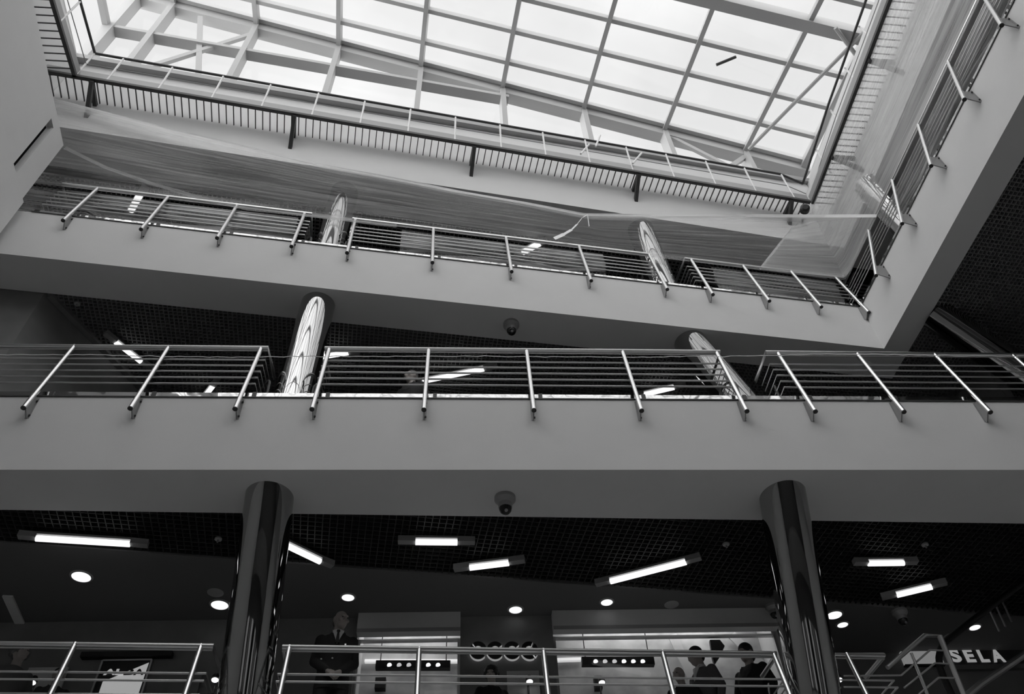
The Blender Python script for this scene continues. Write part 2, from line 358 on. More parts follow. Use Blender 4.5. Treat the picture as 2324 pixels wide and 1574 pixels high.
# ------------------------------------------------------------------ skylight: clerestory and sloping roof
CL = Edge((-.03, 8.47, 16.6), 1.9)
def eavez(x): return 19.60 - .185 * x
RD = A(.01, .98, .19); RO = A(2., 8.55, eavez(2.)); RN = unit(np.cross(A(1, .034, -.185), RD))
def roof(x, y, up=0.):                                         # point of the roof plane above x, y
    z = RO[2] - ((x - RO[0]) * RN[0] + (y - RO[1]) * RN[1]) / RN[2]
    return A(x, y, z) + RN * (up if RN[2] > 0 else -up)
win = sroot('window_1'); 
RX = [-6.15 + 2.028 * i for i in range(8)]                      # rafter and post lines
cly = lambda x: CL.O[1] + (x + .03) * math.tan(math.radians(1.9))
for x in RX: MB().bar(roof(x, cly(x), 0), roof(x, -8.8, 0), .10, .20, up=RN).build('rafter', 'white_metal', win, smooth=False)
for x in (9.5,): MB().bar(roof(9.55, cly(9.5), 0), roof(8.3, -8.8, 0), .16, .22, up=RN).build('rafter', 'white_metal', win, smooth=False)
MB().bar(roof(-7.1, cly(-7.1), 0), roof(-7.9, -8.8, 0), .2, .26, up=RN).build('rafter', 'white_metal', win, smooth=False)
for y in [7.78 - .81 * i for i in range(21)]:
    if abs(y - 5.35) < .1: continue
    MB().bar(roof(-7.1, y - .2, .02), roof(9.55, y + .06, .02), .10, .14, up=RN).build('purlin', 'white_metal', win, smooth=False)
for y in (5.2, -1.2): MB().bar(roof(-7.1, y - .2, .0), roof(9.55, y + .06, .0), .26, .30, up=RN).build('purlin', 'white_metal', win, smooth=False)
MB().bar(roof(-7.3, cly(-7.3) + .02, -.02), roof(9.7, cly(9.7) + .02, -.02), .30, .36, up=RN).build('eave_beam', 'white_metal', win, smooth=False)
MB().bar(roof(-7.1, cly(-7.1) - .20, .07), roof(9.55, cly(9.55) - .20, .07), .10, .12, up=RN).build('gutter_profile', 'white_metal', win, smooth=False)
gp = MB(); a_, b_, c_, d_ = roof(-7.1, 8.4, .13), roof(9.6, 8.75, .13), roof(8.4, -8.8, .13), roof(-7.9, -8.8, .13)
gp.hexa([a_, b_, c_, d_, a_ + RN * .02, b_ + RN * .02, c_ + RN * .02, d_ + RN * .02]).build('roof_pane', 'glass', win, smooth=False)
# wind braces of the roof
MB().tube([atp((1700, 338), RO - RN * .18, RN), atp((1962, 72), RO - RN * .18, RN)], .045, 8).build('brace', 'white_metal', win)
MB().tube([atp((1896, 63), RO - RN * .2, RN), atp((1960, 148), RO - RN * .2, RN)], .045, 8).build('brace', 'white_metal', win)
MB().tube([atp((1670, 129), RO - RN * .1, RN), atp((1626, 147), RO - RN * .3, RN)], .035, 8).build('vent_strut', 'dark_metal', win)
# clerestory
cw = sroot('window_2')
for x in RX + [-7.05]:
    top = roof(x, cly(x), -.12); MB().bar((x, cly(x), 16.5), (x, cly(x), top[2]), .12 if x > -7 else .22, .30, up=(0, 1, 0)).build('mullion', 'white_metal', cw, smooth=False)
xe = (19.6 - 18.75) / .185
MB().bar((-7.1, cly(-7.1), 18.78), (2.1, cly(2.1), 18.78), .24, .12).build('transom', 'white_metal', cw, smooth=False)
yc = lambda x: cly(x) + .02
for p, q in (((-4.12, 19.9), (-6.1, 16.7)), ((-5.45, 20.3), (-4.65, 16.7)), ((6.1, 18.3), (8.0, 16.7)), ((8.05, 17.9), (7.05, 16.7)), ((7.2, 17.2), (7.5, 16.75))):
    MB().bar((p[0], yc(p[0]) - .05, p[1]), (q[0], yc(q[0]) - .05, q[1]), .12, .08, up=(0, 1, 0)).build('brace', 'white_metal', cw, smooth=False)
MB().add([], []).hexa([A(-7.1, cly(-7.1) + .1, 16.6), A(9.6, cly(9.6) + .1, 16.6), A(9.6, cly(9.6) + .12, 16.6), A(-7.1, cly(-7.1) + .12, 16.6),
    A(-7.1, cly(-7.1) + .1, roof(-7.1, 8.3)[2]), A(9.6, cly(9.6) + .1, roof(9.6, 8.8)[2]), A(9.6, cly(9.6) + .12, roof(9.6, 8.8)[2]), A(-7.1, cly(-7.1) + .12, roof(-7.1, 8.3)[2])]).build('pane', 'glass', cw, smooth=False)
# kerbs under the glazing, back, left and right
MB().bar((-7.2, cly(-7.2) - .02, 16.82), (9.9, cly(9.9) - .02, 16.82), .24, .20).build('kerb', 'white_metal', cw, smooth=False)
MB().bar((-7.2, cly(-7.2) - .12, 16.62), (9.9, cly(9.9) - .12, 16.62), .42, .16).build('kerb', 'plate_grey', cw, smooth=False)
ck = sroot('window_3')
MB().bar((9.62, 8.9, 16.9), (8.35, -8.8, 16.9), .3, .6).build('kerb', 'white_metal', ck, smooth=False)
MB().bar((9.50, 8.9, 16.6), (8.2, -8.8, 16.6), .42, .16).build('kerb', 'plate_grey', ck, smooth=False)
cl_ = sroot('window_4')
MB().bar((-7.2, 8.2, 16.7), (-8.0, -8.8, 16.7), .3, .3).build('kerb', 'white_metal', cl_, smooth=False)
for y in (6.2, 4.2, 2.2, .2, -1.8, -3.8, -5.8, -7.8):
    x = -7.1 - (8.3 - y) * .047; MB().bar((x, y, 16.7), (x, y, roof(x, y)[2]), .12, .26).build('mullion', 'white_metal', cl_, smooth=False)
MB().bar((-7.1, 8.2, 18.78), (-7.9, -8.8, 18.78), .12, .2).build('transom', 'white_metal', cl_, smooth=False)

# ------------------------------------------------------------------ service catwalks under the skylight
def catwalk(label, P, Q, N, rails, posts, brackets, corner=None, wname='service_catwalk'):
    """P, Q ends of the edge beam at floor height, N towards the wall."""
    P, Q, N = A(*P), A(*Q), unit(A(*N)); d = unit(Q - P); ln = np.linalg.norm(Q - P)
    t = thing(wname, P, label, 'catwalk', 'service catwalks under the skylight')
    MB().bar(P + A(0, 0, -.03), Q + A(0, 0, -.03), .07, .07).build('edge_beam', 'dark_metal', t, smooth=False)
    MB().bar(P + A(0, 0, .13) - N * .0, Q + A(0, 0, .13), .02, .22).build('toe_board', 'plate_grey', t, smooth=False)
    g = MB(); k = .0
    while k < ln: g.bar(P + d * k + N * .03, P + d * k + N * .52, .016, .03); k += .138
    g.build('grille', 'dark_metal', t, smooth=False)
    zr = A(0, 0, 1.05)
    MB().tube([A(*p) for p in rails], .028, 8).build('handrail', 'dark_metal', t)
    MB().tube([A(*p) - A(0, 0, .5) for p in rails], .010, 6).build('mid_rail', 'plate_grey', t)
    for p in posts:
        p = A(*p); b = p - A(0, 0, 1.02); MB().tube([b, p], .02, 8).build('post', 'white_paint', t)
    for k in brackets:
        o = P + d * k; b = MB()
        b.bar(o + A(0, 0, -.09), o + N * .53 + A(0, 0, -.09), .07, .09)
        b.bar(o + N * .02 + A(0, 0, -.10), o + N * .56 + A(0, 0, -.62), .07, .09)
        b.build('bracket', 'dark_metal', t, smooth=False)
    return t
zr4 = 16.1
PB0, PB1 = A(-6.40, 7.58, 15.05), A(8.55, 8.15, 15.05)
rp4 = [atz(p, zr4) for p in ((215, 122), (392, 150), (797, 217), (1233, 293), (1606, 363), (1774, 392))] + [A(8.83, 8.33, 16.1)]
dB = unit(PB1 - PB0)
rl = [PB0 + dB * 0 + A(0, 0, 1.05)] + [PB0 + dB * s + A(0, 0, 1.05) for s in (3, 6, 9, 12, 14.6)] + [A(8.80, 8.30, 16.1)]
pts4 = []
for px_ in (215, 281, 392, 507, 615, 724, 829, 933, 1035, 1136, 1233, 1329, 1422, 1512, 1602, 1690, 1774):
    yy = np.interp(px_, [215, 392, 797, 1233, 1606, 1774], [122, 150, 217, 293, 363, 392]); q = atz((px_, yy), zr4); s_ = float((q - PB0).dot(dB)); pts4.append(PB0 + dB * s_ + A(0, 0, 1.05))
bk = [float((atz(p, 15.05) - PB0).dot(dB)) for p in ((212, 178), (670, 255), (1078, 322), (1450, 385), (1796, 446))]
catwalk('long dark barred catwalk on the back wall, right across under the skylight', PB0 - dB * .6, PB1, (-.03, 1, 0), rl, pts4, [k + .6 for k in bk])
dl = unit(A(-.105, -.995, 0))
lp = [PB0 + dl * s + A(0, 0, 1.05) for s in (0, 1, 3, 6, 12)]
catwalk('short dark catwalk in the top left corner above the slotted parapet', PB0, PB0 + dl * 14, (-1, .1, 0), lp, lp[1:], (3., 6., 9.))
PR0 = A(8.62, 8.17, 15.05); dr = unit(A(-.086, -.996, 0))
rr_ = [A(8.80, 8.30, 16.1)] + [PR0 + A(.1, 0, 0) + dr * s + A(0, 0, 1.05) for s in (1.8, 4, 8, 12)]
prs = []
for p in ((1852, 339), (1885, 250), (1918, 154), (1950, 60)):
    q = atz(p, zr4); prs.append(q)
catwalk('dark catwalk on the right wall seen through the hanging plastic sheet', PR0, PR0 + dr * 14, (1, -.08, 0), rr_, prs, (1.15, 3.2, 5.3, 7.5))
# short cut pipes lying on the catwalk
for i, (p, q, lb) in enumerate((((1362, 307), (1352, 332), 'bent white pipe stub on the back catwalk, first of the three from the left'),
                    ((1337, 327), (1318, 349), 'leaning white pipe stub on the back catwalk, second of the three'),
                    ((1456, 347), (1436, 371), 'leaning white pipe stub on the back catwalk, rightmost of the three'))):
    a_ = aty(p, 7.98); b_ = aty(q, 7.93); tag(MB().tube([b_, a_], .022, 8).build('pipe_stub', 'white_paint'), lb, 'pipe', 'pipe stubs on the catwalk')
# speaker / lamp on the wall at the right corner
sp_ = thing('wall_speaker', atz((1825, 480), 14.6), 'black round wall speaker in the upper right corner below the catwalk', 'speaker')
q = A(*sp_.location); MB().lathe(q, [(.06, 0), (.10, .03), (.10, .14), (.06, .17)], 16, ax=(-.3, -.8, -.3)).build('body', 'black', sp_)
MB().tube([q + A(.1, .25, .08), q + A(.2, .5, .15)], .03, 8).build('arm', 'dark_metal', sp_)

# ------------------------------------------------------------------ columns
def column(A0, A1, r, label, seat=True):
    A0, A1 = A(*A0), A(*A1); t = thing('chrome_column', A0, label, 'column', 'round polished chrome columns')
    u = unit(A1 - A0); MB().tube([A0 - u * .05, A1 + u * .12], r, 56, caps=True).build('shaft', 'chrome', t)
    MB().lathe(A0, [(r + .012, 0), (r + .012, .05), (r + .004, .06)], 40, ax=u).build('base_ring', 'steel', t)
    return t
column((-1.21, 9.24, 3.5), (-1.31, 8.20, ZS2), .285, 'leaning chrome column on the lowest balcony, left, beside the man in a dark suit')
column((5.03, 8.47, 3.5), (4.93, 7.43, ZS2), .285, 'leaning chrome column on the lowest balcony, right, beside the people at the shop')
column((-1.31, 8.20, 7.35), (-1.27, 8.42, ZS3), .265, 'bright chrome column on the middle balcony, left, in the railing gap')
column((4.93, 7.43, 7.35), (4.87, 8.39, ZS3), .265, 'bright slanting chrome column behind the end of the longest middle railing')
column((10.86, 7.36, 7.35), (8.90, 7.30, ZS3), .265, 'dark slanting chrome column at the right edge under the grid ceiling')
column((-1.30, 8.45, 11.25), (-1.28, 8.72, ZS4), .265, 'hazy chrome column behind plastic sheet on the top balcony, left')
column((4.72, 8.45, 11.25), (4.72, 8.72, ZS4), .265, 'hazy chrome column behind plastic sheet on the top balcony, right')
column((9.15, 6.9, 11.25), (9.05, 7.1, ZS4), .265, 'hazy chrome column behind the right hand plastic sheet')

# ------------------------------------------------------------------ railings
LEAN = .205
def railing(e, s0, s1, posts, label, bars=(.87, .725, .58, .43, .285), ret=(True, True), hh=1.10, kick=None, lean=LEAN, foot=-.15, hand_r=.026, group='tubular steel railings', gaps=None):
    off = lambda h: foot + (h + .33) * lean
    t = thing('balcony_railing', e.P((s0 + s1) / 2), label, 'railing', group)
    def line(h, dn, back):
        n = off(h) + dn; p = []
        if ret[0]: p.append(e.P(s0, n + back, h))
        p += [e.P(s0, n, h), e.P(s1, n, h)]
        if ret[1]: p.append(e.P(s1, n + back, h))
        return p
    MB().tube(line(hh, .0, .55), hand_r, 10).build('handrail', 'steel', t)
    MB().tube(line(hh - .036, .02, .55), .009, 8).build('under_rail', 'steel_dull', t)
    for h in bars: MB().tube(line(h, .055, .42), .010, 8).build('rail_bar', 'steel', t)
    for s in posts:
        a = e.P(s, off(-.33), -.33); b = e.P(s, off(hh + .015), hh + .015)
        po = MB().tube([a, b], .029, 12).build('post', 'steel', t)
        u = unit(b - a); MB().tube([a - u * .012, a + u * .004], .031, 12).build('end_cap', 'dark_cap', po)
        th = e.d * .014
        pts = [e.P(s, 0, -.03), e.P(s, 0, -.37), e.P(s, -.02, -.375), e.P(s, off(-.29) + .01, -.29), e.P(s, off(-.08) + .01, -.05)]
        br = MB().extr([q - th / 2 for q in pts], th)
        br.box(e.P(s, .004, -.20), .05, .012, .34, ax=(e.d, e.n, e.z))
        br = br.build('bracket', 'plate_grey', po, smooth=False)
        for hz in (-.08, -.32): MB().lathe(e.P(s + .017, -.004, hz), [(.012, 0), (.012, .012)], 6, ax=-e.n).build('bolt', 'dark_cap', br, smooth=False)
    return t
def kick_plate(e, s0, s1, posts, label):
    t = thing('kick_plate', e.P((s0 + s1) / 2, .03), label, 'kick plate', 'steel kick plates along balcony edges')
    MB().bar(e.P(s0, .035, .07), e.P(s1, .035, .07), .012, .105).build('strip', 'kick_steel', t, smooth=False)
    MB().bar(e.P(s0, .0, .008), e.P(s1, .0, .008), .03, .016).build('edge_profile', 'dark_metal', t, smooth=False)
    for s in posts: MB().box(e.P(s + .12, .025, .07), .05, .02, .11, ax=(e.d, e.n, e.z)).build('joint_block', 'dark_metal', t, smooth=False)
    return t
S2 = lambda px_, py=794: L2.s_of(atz((px_, py), 7.35 + 1.10))
S3 = lambda px_, py: L3.s_of(atz((px_, py), 11.25 + 1.10))
S1 = lambda px_, py: L1.s_of(atz((px_, py), 3.5 + 1.06))
# middle balcony (nearest)
p2a = [S2(x, 790) for x in (-60, 170, 383, 593)]; p2b = [S2(x, 795) for x in (748, 973, 1195, 1413, 1627)]; p2c = [S2(x, 802) for x in (1764, 1944.5, 2121, 2300)]
railing(L2, S2(-250, 790), S2(609, 790), p2a, 'steel railing on the middle balcony, left of the bright chrome column', ret=(False, True))
railing(L2, S2(738, 793), S2(1634, 797), p2b, 'longest steel railing on the middle balcony, between its two bright chrome columns')
railing(L2, S2(1738, 798), S2(2480, 806), p2c, 'steel railing on the middle balcony reaching the right edge', ret=(True, False))
kick_plate(L2, -9., 14., p2a + p2b + p2c, 'shiny steel kick plate along the middle balcony floor edge')
# top balcony, left arm
t3 = lambda x: float(np.interp(x, [150, 222, 807, 984, 1310, 1565, 1790, 1928], [418, 428, 499, 516, 572, 597, 626, 646]))
p3a = [S3(x, t3(x)) for x in (222, 382, 538.6, 691.8)]; p3b = [S3(x, t3(x)) for x in (806.7, 984, 1147, 1310, 1469)]; p3c = [S3(x, t3(x)) for x in (1564.7, 1682, 1790, 1888)]
railing(L3, -5.80, S3(708, t3(708)), p3a, 'steel railing on the top balcony beside the grey parapet', ret=(True, True))
railing(L3, S3(800, t3(800)), S3(1472, t3(1472)), p3b, 'steel railing on the top balcony between the two hazy columns')
railing(L3, S3(1550, t3(1550)), 8.38, p3c, 'short steel railing on the top balcony running into the inner corner', ret=(True, False))
kick_plate(L3, -5.85, 8.2, p3a + p3b + p3c, 'steel kick plate along the top balcony edge, left arm')
pR = [.95, 2.0, 3.05, 4.13, 5.2, 6.3, 7.4]
railing(LR, -.28, 12., pR, 'steel railing rising along the right arm of the top balcony', ret=(False, False), lean=.29, foot=-.24)
kick_plate(LR, .05, 12., pR, 'steel kick plate along the right arm of the top balcony')
# lowest balcony
b1 = (.735, .645, .48, .33, .18)
p1a = [S1(x, y) for x, y in ((-110, 1466), (176, 1469), (459, 1470))]; p1b = [S1(x, 1481) for x in (660, 951, 1231, 1501, 1754)]
railing(L1, S1(-300, 1453), S1(486, 1467), p1a, 'steel railing on the lowest balcony at bottom left', bars=b1, ret=(False, True), hh=1.045, hand_r=.023)
railing(L1, S1(643, 1471), S1(1760, 1481), p1b, 'steel railing on the lowest balcony in front of the two shop windows', bars=b1, hh=1.045, hand_r=.023)
railing(L1, S1(1888, 1478), S1(2008, 1478), [S1(1919, 1485)], 'short steel railing on the lowest balcony right of the leaning column', bars=b1, hh=1.045, hand_r=.023, ret=(False, True))
kick_plate(L1, -7, 9, p1a + p1b, 'steel kick plate along the lowest balcony edge')

# bent guard hoops at the column feet
def hoop(c, d, label, h=.55):
    c, d = A(*c), unit(A(*d)); p = []
    for k in range(9):
        a = math.pi * k / 8; p.append(c + d * (-.14 * math.cos(a)) + A(0, 0, h - .14 + .14 * math.sin(a)))
    p = [c - d * .14] + p + [c + d * .14]
    tag(MB().tube(p, .017, 8).build('guard_hoop', 'dark_metal'), label, 'guard hoop', 'bent tube hoops beside column feet')
for (x, y, z, lb, side) in ((-1.31, 8.02, 7.35, 'left of the left bright column, middle balcony', -1), (-1.31, 8.02, 7.35, 'right of the left bright column, middle balcony', 1),
        (4.93, 7.22, 7.35, 'left of the slanting bright column, middle balcony', -1), (4.93, 7.22, 7.35, 'right of the slanting bright column, middle balcony', 1),
        (-1.30, 8.3, 11.25, 'left of the left hazy column, top balcony', -1), (-1.30, 8.3, 11.25, 'right of the left hazy column, top balcony', 1),
        (5.03, 8.36, 3.5, 'right of the right leaning column, lowest balcony', 1)):
    hoop((x + side * .36, y + .05, z), (.5 * side, .85, 0), 'dark bent tube hoop ' + lb, h=.62 if z < 11 else .5)

# ------------------------------------------------------------------ ceiling lamps
def tube_lamp(p, q, a, b, z, label, tw=.075, group='slim tube lamps under the grid ceilings'):
    P, Q, a, b = atz(p, z), atz(q, z), atz(a, z), atz(b, z); u = unit(Q - P)
    t = thing('tube_lamp', (P + Q) / 2, label, 'ceiling lamp', group)
    for x, y in ((P, a), (b, Q)):
        if np.linalg.norm(y - x) > .03: MB().bar(x + A(0, 0, .03), y + A(0, 0, .03), tw * 1.25, .075).build('housing', 'housing', t, smooth=False)
    MB().bar(a + A(0, 0, .055), b + A(0, 0, .055), tw * 1.2, .03).build('reflector', 'housing', t, smooth=False)
    MB().tube([a, b], tw * .5, 12).build('tube', 'tube', t)
    for x in (P + u * .12, Q - u * .12): MB().tube([x + A(0, 0, .06), x + A(0, 0, .22)], .006, 6).build('hanger', 'dark_metal', t)
Z1, Z2, Z3 = ZS2 - .10, ZS3 - .10, ZS4 - .12
tube_lamp((40, 1217), (335, 1238), (82, 1221), (295, 1234), Z1, 'longest lit tube lamp at far left of the lowest dark grid ceiling')
tube_lamp((597, 1212), (755, 1285), (627, 1226), (727, 1274), Z1, 'lit tube lamp slanting down from behind the left leaning column')
tube_lamp((903, 1229), (1078, 1231), (943, 1229.5), (1038, 1230.5), Z1, 'level lit tube lamp in the middle of the lowest grid ceiling')
tube_lamp((1030, 1293), (1191, 1272), (1066, 1288), (1155, 1277), Z1, 'short lit tube lamp tilted up to the right, just below the level middle one')
tube_lamp((1352, 1327), (1591, 1266), (1385, 1319), (1557, 1275), Z1, 'long lit tube lamp steeply tilted, left of the right leaning column')
tube_lamp((1939, 1278), (2083, 1276), (1970, 1278), (2051, 1277), Z1, 'level lit tube lamp right of the right leaning column')
tube_lamp((2002, 1358), (2150, 1323), (2035, 1350), (2115, 1331), Z1, 'lit tube lamp tilted at lower right of the lowest grid ceiling')
tube_lamp((238, 757), (342, 838), (262, 776), (320, 821), Z2, 'lit tube lamp by the slanting wall under the middle grid ceiling')
tube_lamp((462, 903), (492, 862), (464, 900), (483, 876), Z2, 'small lit tube lamp peeping over the kick plate left of the bright column', tw=.085)
tube_lamp((700, 812), (815, 800), (720, 811), (790, 800), Z2, 'lit tube lamp just under the handrail right of the left bright column', tw=.085)
tube_lamp((925, 873), (1128, 831), (960, 865), (1098, 837), Z2, 'bright long tube lamp behind the middle of the longest railing', tw=.085)
tube_lamp((1440, 899), (1557, 873), (1462, 895), (1530, 879), Z2, 'lit tube lamp low behind the right part of the longest railing', tw=.085)
tube_lamp((285, 500), (330, 425), (297, 478), (318, 441), Z3, 'lit tube lamp behind plastic sheet beside the parapet', tw=.12)
tube_lamp((1170, 582), (1240, 544), (1186, 573), (1225, 552), Z3, 'lit tube lamp behind plastic sheet in the middle of the top balcony', tw=.12)
tube_lamp((775, 540), (805, 508), (787, 528), (799, 515), Z3, 'small lit tube lamp right of the left hazy column', tw=.12)

def downlight(p, dia, label, lit=True, z=ZS2):
    q = atz(p, z); t = thing('downlight' if lit else 'ceiling_disc', q, label, 'downlight' if lit else 'ceiling speaker', 'lit round downlights' if lit else 'unlit ceiling discs')
    MB().lathe(q + A(0, 0, -.012), [(dia / 2 + .02, .03), (dia / 2 + .02, .008), (dia / 2, 0)], 28).build('trim_ring', 'unlit', t)
    MB().lathe(q + A(0, 0, -.022), [(dia / 2 * .6, 0), (dia / 2, .012), (dia / 2, .02)], 28).build('diffuser' if lit else 'grille', 'lamp' if lit else 'unlit', t)
for p, d_, lb in (((185, 1307), .26, 'large lit downlight at far left of the lowest ceiling'), ((499, 1371), .25, 'lit downlight left of the left leaning column'), ((790, 1354), .185, 'lit downlight above the man in a dark suit'),
        ((1170, 1382), .20, 'lit downlight above the dark round sign letters'), ((1377, 1365), .18, 'lit downlight above the right shop window'), ((1893, 1394), .24, 'larger of two lit downlights right of the right leaning column'),
        ((1912, 1416), .17, 'smaller lower of two lit downlights right of the right leaning column'), ((2212, 1422), .18, 'lit downlight at far right above the white SELA letters'), ((2157, 1443), .17, 'lit downlight half hidden by the black escalator handrail')):
    downlight(p, d_, lb)
downlight((489, 1344), .18, 'grey unlit disc in the ceiling left of the left leaning column', False)
downlight((1524, 1371), .17, 'grey unlit disc in the ceiling above the right shop window', False)
def sprinkler(p, label, z=ZS2 - .0):
    q = atz(p, z); t = thing('sprinkler_head', q, label, 'sprinkler', 'ceiling sprinkler heads')
    MB().lathe(q, [(.045, .02), (.045, 0), (.03, -.004)], 16).build('rosette', 'unlit', t); MB().tube([q, q + A(0, 0, -.04)], .012, 8).build('nozzle', 'steel_dull', t)
for p, lb in (((495, 1224), 'small sprinkler head left of the left leaning column'), ((1648, 1236), 'small sprinkler head left of the right leaning column'), ((2100, 1237), 'small sprinkler head at right of the lowest grid ceiling')): sprinkler(p, lb)
sprinkler((175, 690), 'small sprinkler head in the middle grid ceiling at far left', ZS3)
def dome(p, z, label, s=1.0):
    q = atz(p, z); t = thing('dome_camera', q, label, 'security camera', 'dome security cameras')
    MB().lathe(q, [(.13 * s, 0), (.13 * s, -.045 * s), (.085 * s, -.10 * s), (.082 * s, -.16 * s)][::-1], 24).build('housing', 'plate_grey', t)
    MB().ball(q + A(0, 0, -.165 * s), .078 * s, .078 * s, .085 * s).build('dome', 'black_gloss', t)
    MB().lathe(q + A(0, -.045, -.225) * s, [(.022 * s, 0), (.016 * s, .02 * s)], 12, ax=(0, -.6, -.8)).build('lens', 'housing', t)
dome((1146, 1128), ZS2, 'grey dome camera on the soffit of the middle balcony', 1.0)
dome((1160, 735), ZS3, 'grey dome camera on the soffit of the top balcony', 1.0)
dome((2040, 1386), ZS2, 'grey dome camera on the dark ceiling right of the right leaning column', .9)
dome((1752, 1374), ZS2, 'grey dome camera on the dark ceiling just left of the right leaning column', .8)

# ------------------------------------------------------------------ plastic sheeting hung across the top balcony
def resample(P, n):
    P = np.array(P, float); d = np.r_[0, np.cumsum(np.linalg.norm(np.diff(P, axis=0), axis=1))]
    t = np.linspace(0, d[-1], n); return np.stack([np.interp(t, d, P[:, k]) for k in range(3)], 1), t
def sheet(name, bot, top, m, parent, nu=150, nv=26, sag=.0, wr=.02, seed=0, push=(0, -1, 0)):
    B, tb = resample(bot, nu); T, _ = resample(top, nu); g = np.random.default_rng(seed); mb = MB(); mb.uv = []
    ph = g.uniform(0, 6.28, 12); fr = g.uniform(3, 24, 12); push = unit(push)
    for i in range(nu):
        for j in range(nv):
            v = j / (nv - 1); p = B[i] * (1 - v) + T[i] * v
            wv = sum(math.sin(fr[k] * v * 2.2 + ph[k] + tb[i] * (.25 + .12 * k)) for k in range(12)) / 12
            p = p + push * (wr * wv * 2.5 * math.sin(math.pi * min(1, max(0, v * .9 + .05))) + sag * math.sin(math.pi * v))
            mb.v.append(tuple(p)); mb.uv.append((tb[i] / 3.0, v))
    for i in range(nu - 1):
        for j in range(nv - 1): a = i * nv + j; mb.f.append((a, a + nv, a + nv + 1, a + 1))
    o = mb.build(name, m, parent); return o
def hem(path, r, parent, m='film_hem'):
    """gathered edge: a narrow strip of film lying nearly flat, lit through from above"""
    P, t = resample(path, 120); mb = MB(); mb.uv = []
    for i in range(120):
        d = unit(P[min(i + 1, 119)] - P[max(i - 1, 0)]); sd = unit(np.cross(d, A(0, 0, 1))); up = np.cross(sd, d)
        an = 1.25 + .2 * math.sin(t[i] * 1.7); tw = sd * math.cos(an) + up * math.sin(an)
        for k in (-1, -.33, .33, 1): mb.v.append(tuple(P[i] + tw * r * k + up * r * .25 * (1 - k * k))); mb.uv.append((t[i], k))
    for i in range(119):
        for k in range(3): a = i * 4 + k; mb.f.append((a, a + 4, a + 5, a + 1))
    return mb.build('rolled_hem', m, parent)
h3 = lambda x: A(x, 8.22, 11.25 + 1.04)
cnr = A(8.40, 8.22, 12.29)
hR = lambda s: LR.P(s, .16, 1.04)
pt_end = hR(1.30)
top1_px = ((120, 225), (229, 253), (381, 293), (572, 337), (762, 381), (852, 397), (1043, 435), (1195, 461), (1325, 487))
top1 = [aty(p, 7.90 + .00012 * p[0]) for p in top1_px]
mid1 = [aty((1445, 488), 8.05), aty((1700, 489), 7.8), aty((1880, 490), 7.3)]
f1 = thing('plastic_sheet', (0, 8.1, 12.3), 'clear plastic sheet with sagging bright hem, stretched along the left top balcony', 'plastic sheet', 'plastic sheets over the top balcony')
bot1 = [h3(-6.5)] + [h3(x) for x in (-4, -2, 0, 2, 4, 6)] + [cnr, hR(.6), pt_end]
sheet('sheet', bot1, [aty((60, 215), 7.95)] + top1 + mid1 + [pt_end + A(0, 0, .02)], 'film', f1, wr=.03, seed=3)
hem(top1 + mid1 + [pt_end], .032, f1)
fold = [aty(p, 8.02) for p in ((147, 335), (240, 380), (340, 415), (450, 448), (560, 473), (700, 489), (900, 512))]
hem(fold, .035, f1, 'film_fold')
# part of the sheet left hanging inside the bars
sk = [(A(x, 8.30 + .03 * math.sin(3 * x), 11.30 + (.0 if x > -5.2 else .2)), A(x, 8.27, 12.27)) for x in np.linspace(-6.5, -1.9, 30)]
sheet('hanging_fold', [p[0] for p in sk], [p[1] for p in sk], 'film_skirt', f1, nu=80, nv=16, wr=.05, seed=5)
sk = [(A(x, 8.32, 11.32 + .28 * abs(math.sin(1.1 * x))), A(x, 8.27, 12.27)) for x in np.linspace(-.1, 3.6, 30)]
sheet('hanging_fold', [p[0] for p in sk], [p[1] for p in sk], 'film_skirt', f1, nu=80, nv=16, wr=.05, seed=6)
sk = [(A(x, 8.32, 11.35), A(x, 8.27, 12.27)) for x in np.linspace(5.7, 8.2, 30)]
sheet('hanging_fold', [p[0] for p in sk], [p[1] for p in sk], 'film_skirt', f1, nu=60, nv=16, wr=.05, seed=8)
f2 = thing('plastic_sheet', (8.4, 6, 12.3), 'clear streaky plastic sheet hung from the right catwalk over the top balcony', 'plastic sheet', 'plastic sheets over the top balcony')
aA = h3(6.65); aA = A(aA[0], 8.20, aA[2])
top2_px = ((1823, 485), (1833, 438), (1875, 355), (1908, 289), (1941, 198), (1974, 107), (1994.6, 47.5))
top2 = [atp(p, A(8.66, 8.1, 0), A(.996, -.086, 0)) for p in top2_px]
top2 += [top2[-1] + (top2[-1] - top2[-2]) * k for k in (1, 2.5, 5)]
Bq = resample([aA, cnr - A(.05, .05, 0)], 12)[0].tolist() + [hR(s) for s in np.linspace(.1, 10, 60)]
Tq = [top2[0] + (top2[1] - top2[0]) * .06 * k for k in range(12)] + resample(top2[1:], 60)[0].tolist()
def pair_sheet(name, Bp, Tp, m, parent, seed, wr, push, nv=26):
    g = np.random.default_rng(seed); mb = MB(); mb.uv = []; ph = g.uniform(0, 6.28, 10); fr = g.uniform(3, 22, 10); push = unit(push); u = 0
    for i, (b, t) in enumerate(zip(Bp, Tp)):
        b, t = A(*b), A(*t)
        if i: u += np.linalg.norm((b + t) / 2 - last)
        last = (b + t) / 2
        for j in range(nv):
            v = j / (nv - 1); p = b * (1 - v) + t * v
            wv = sum(math.sin(fr[k] * v * 2.5 + ph[k] + u * (.3 + .1 * k)) for k in range(10)) / 10
            mb.v.append(tuple(p + push * wr * 2.5 * wv * math.sin(math.pi * v))); mb.uv.append((u / 3., v))
    n = len(Bp)
    for i in range(n - 1):
        for j in range(nv - 1): a = i * nv + j; mb.f.append((a, a + nv, a + nv + 1, a + 1))
    return mb.build(name, m, parent)
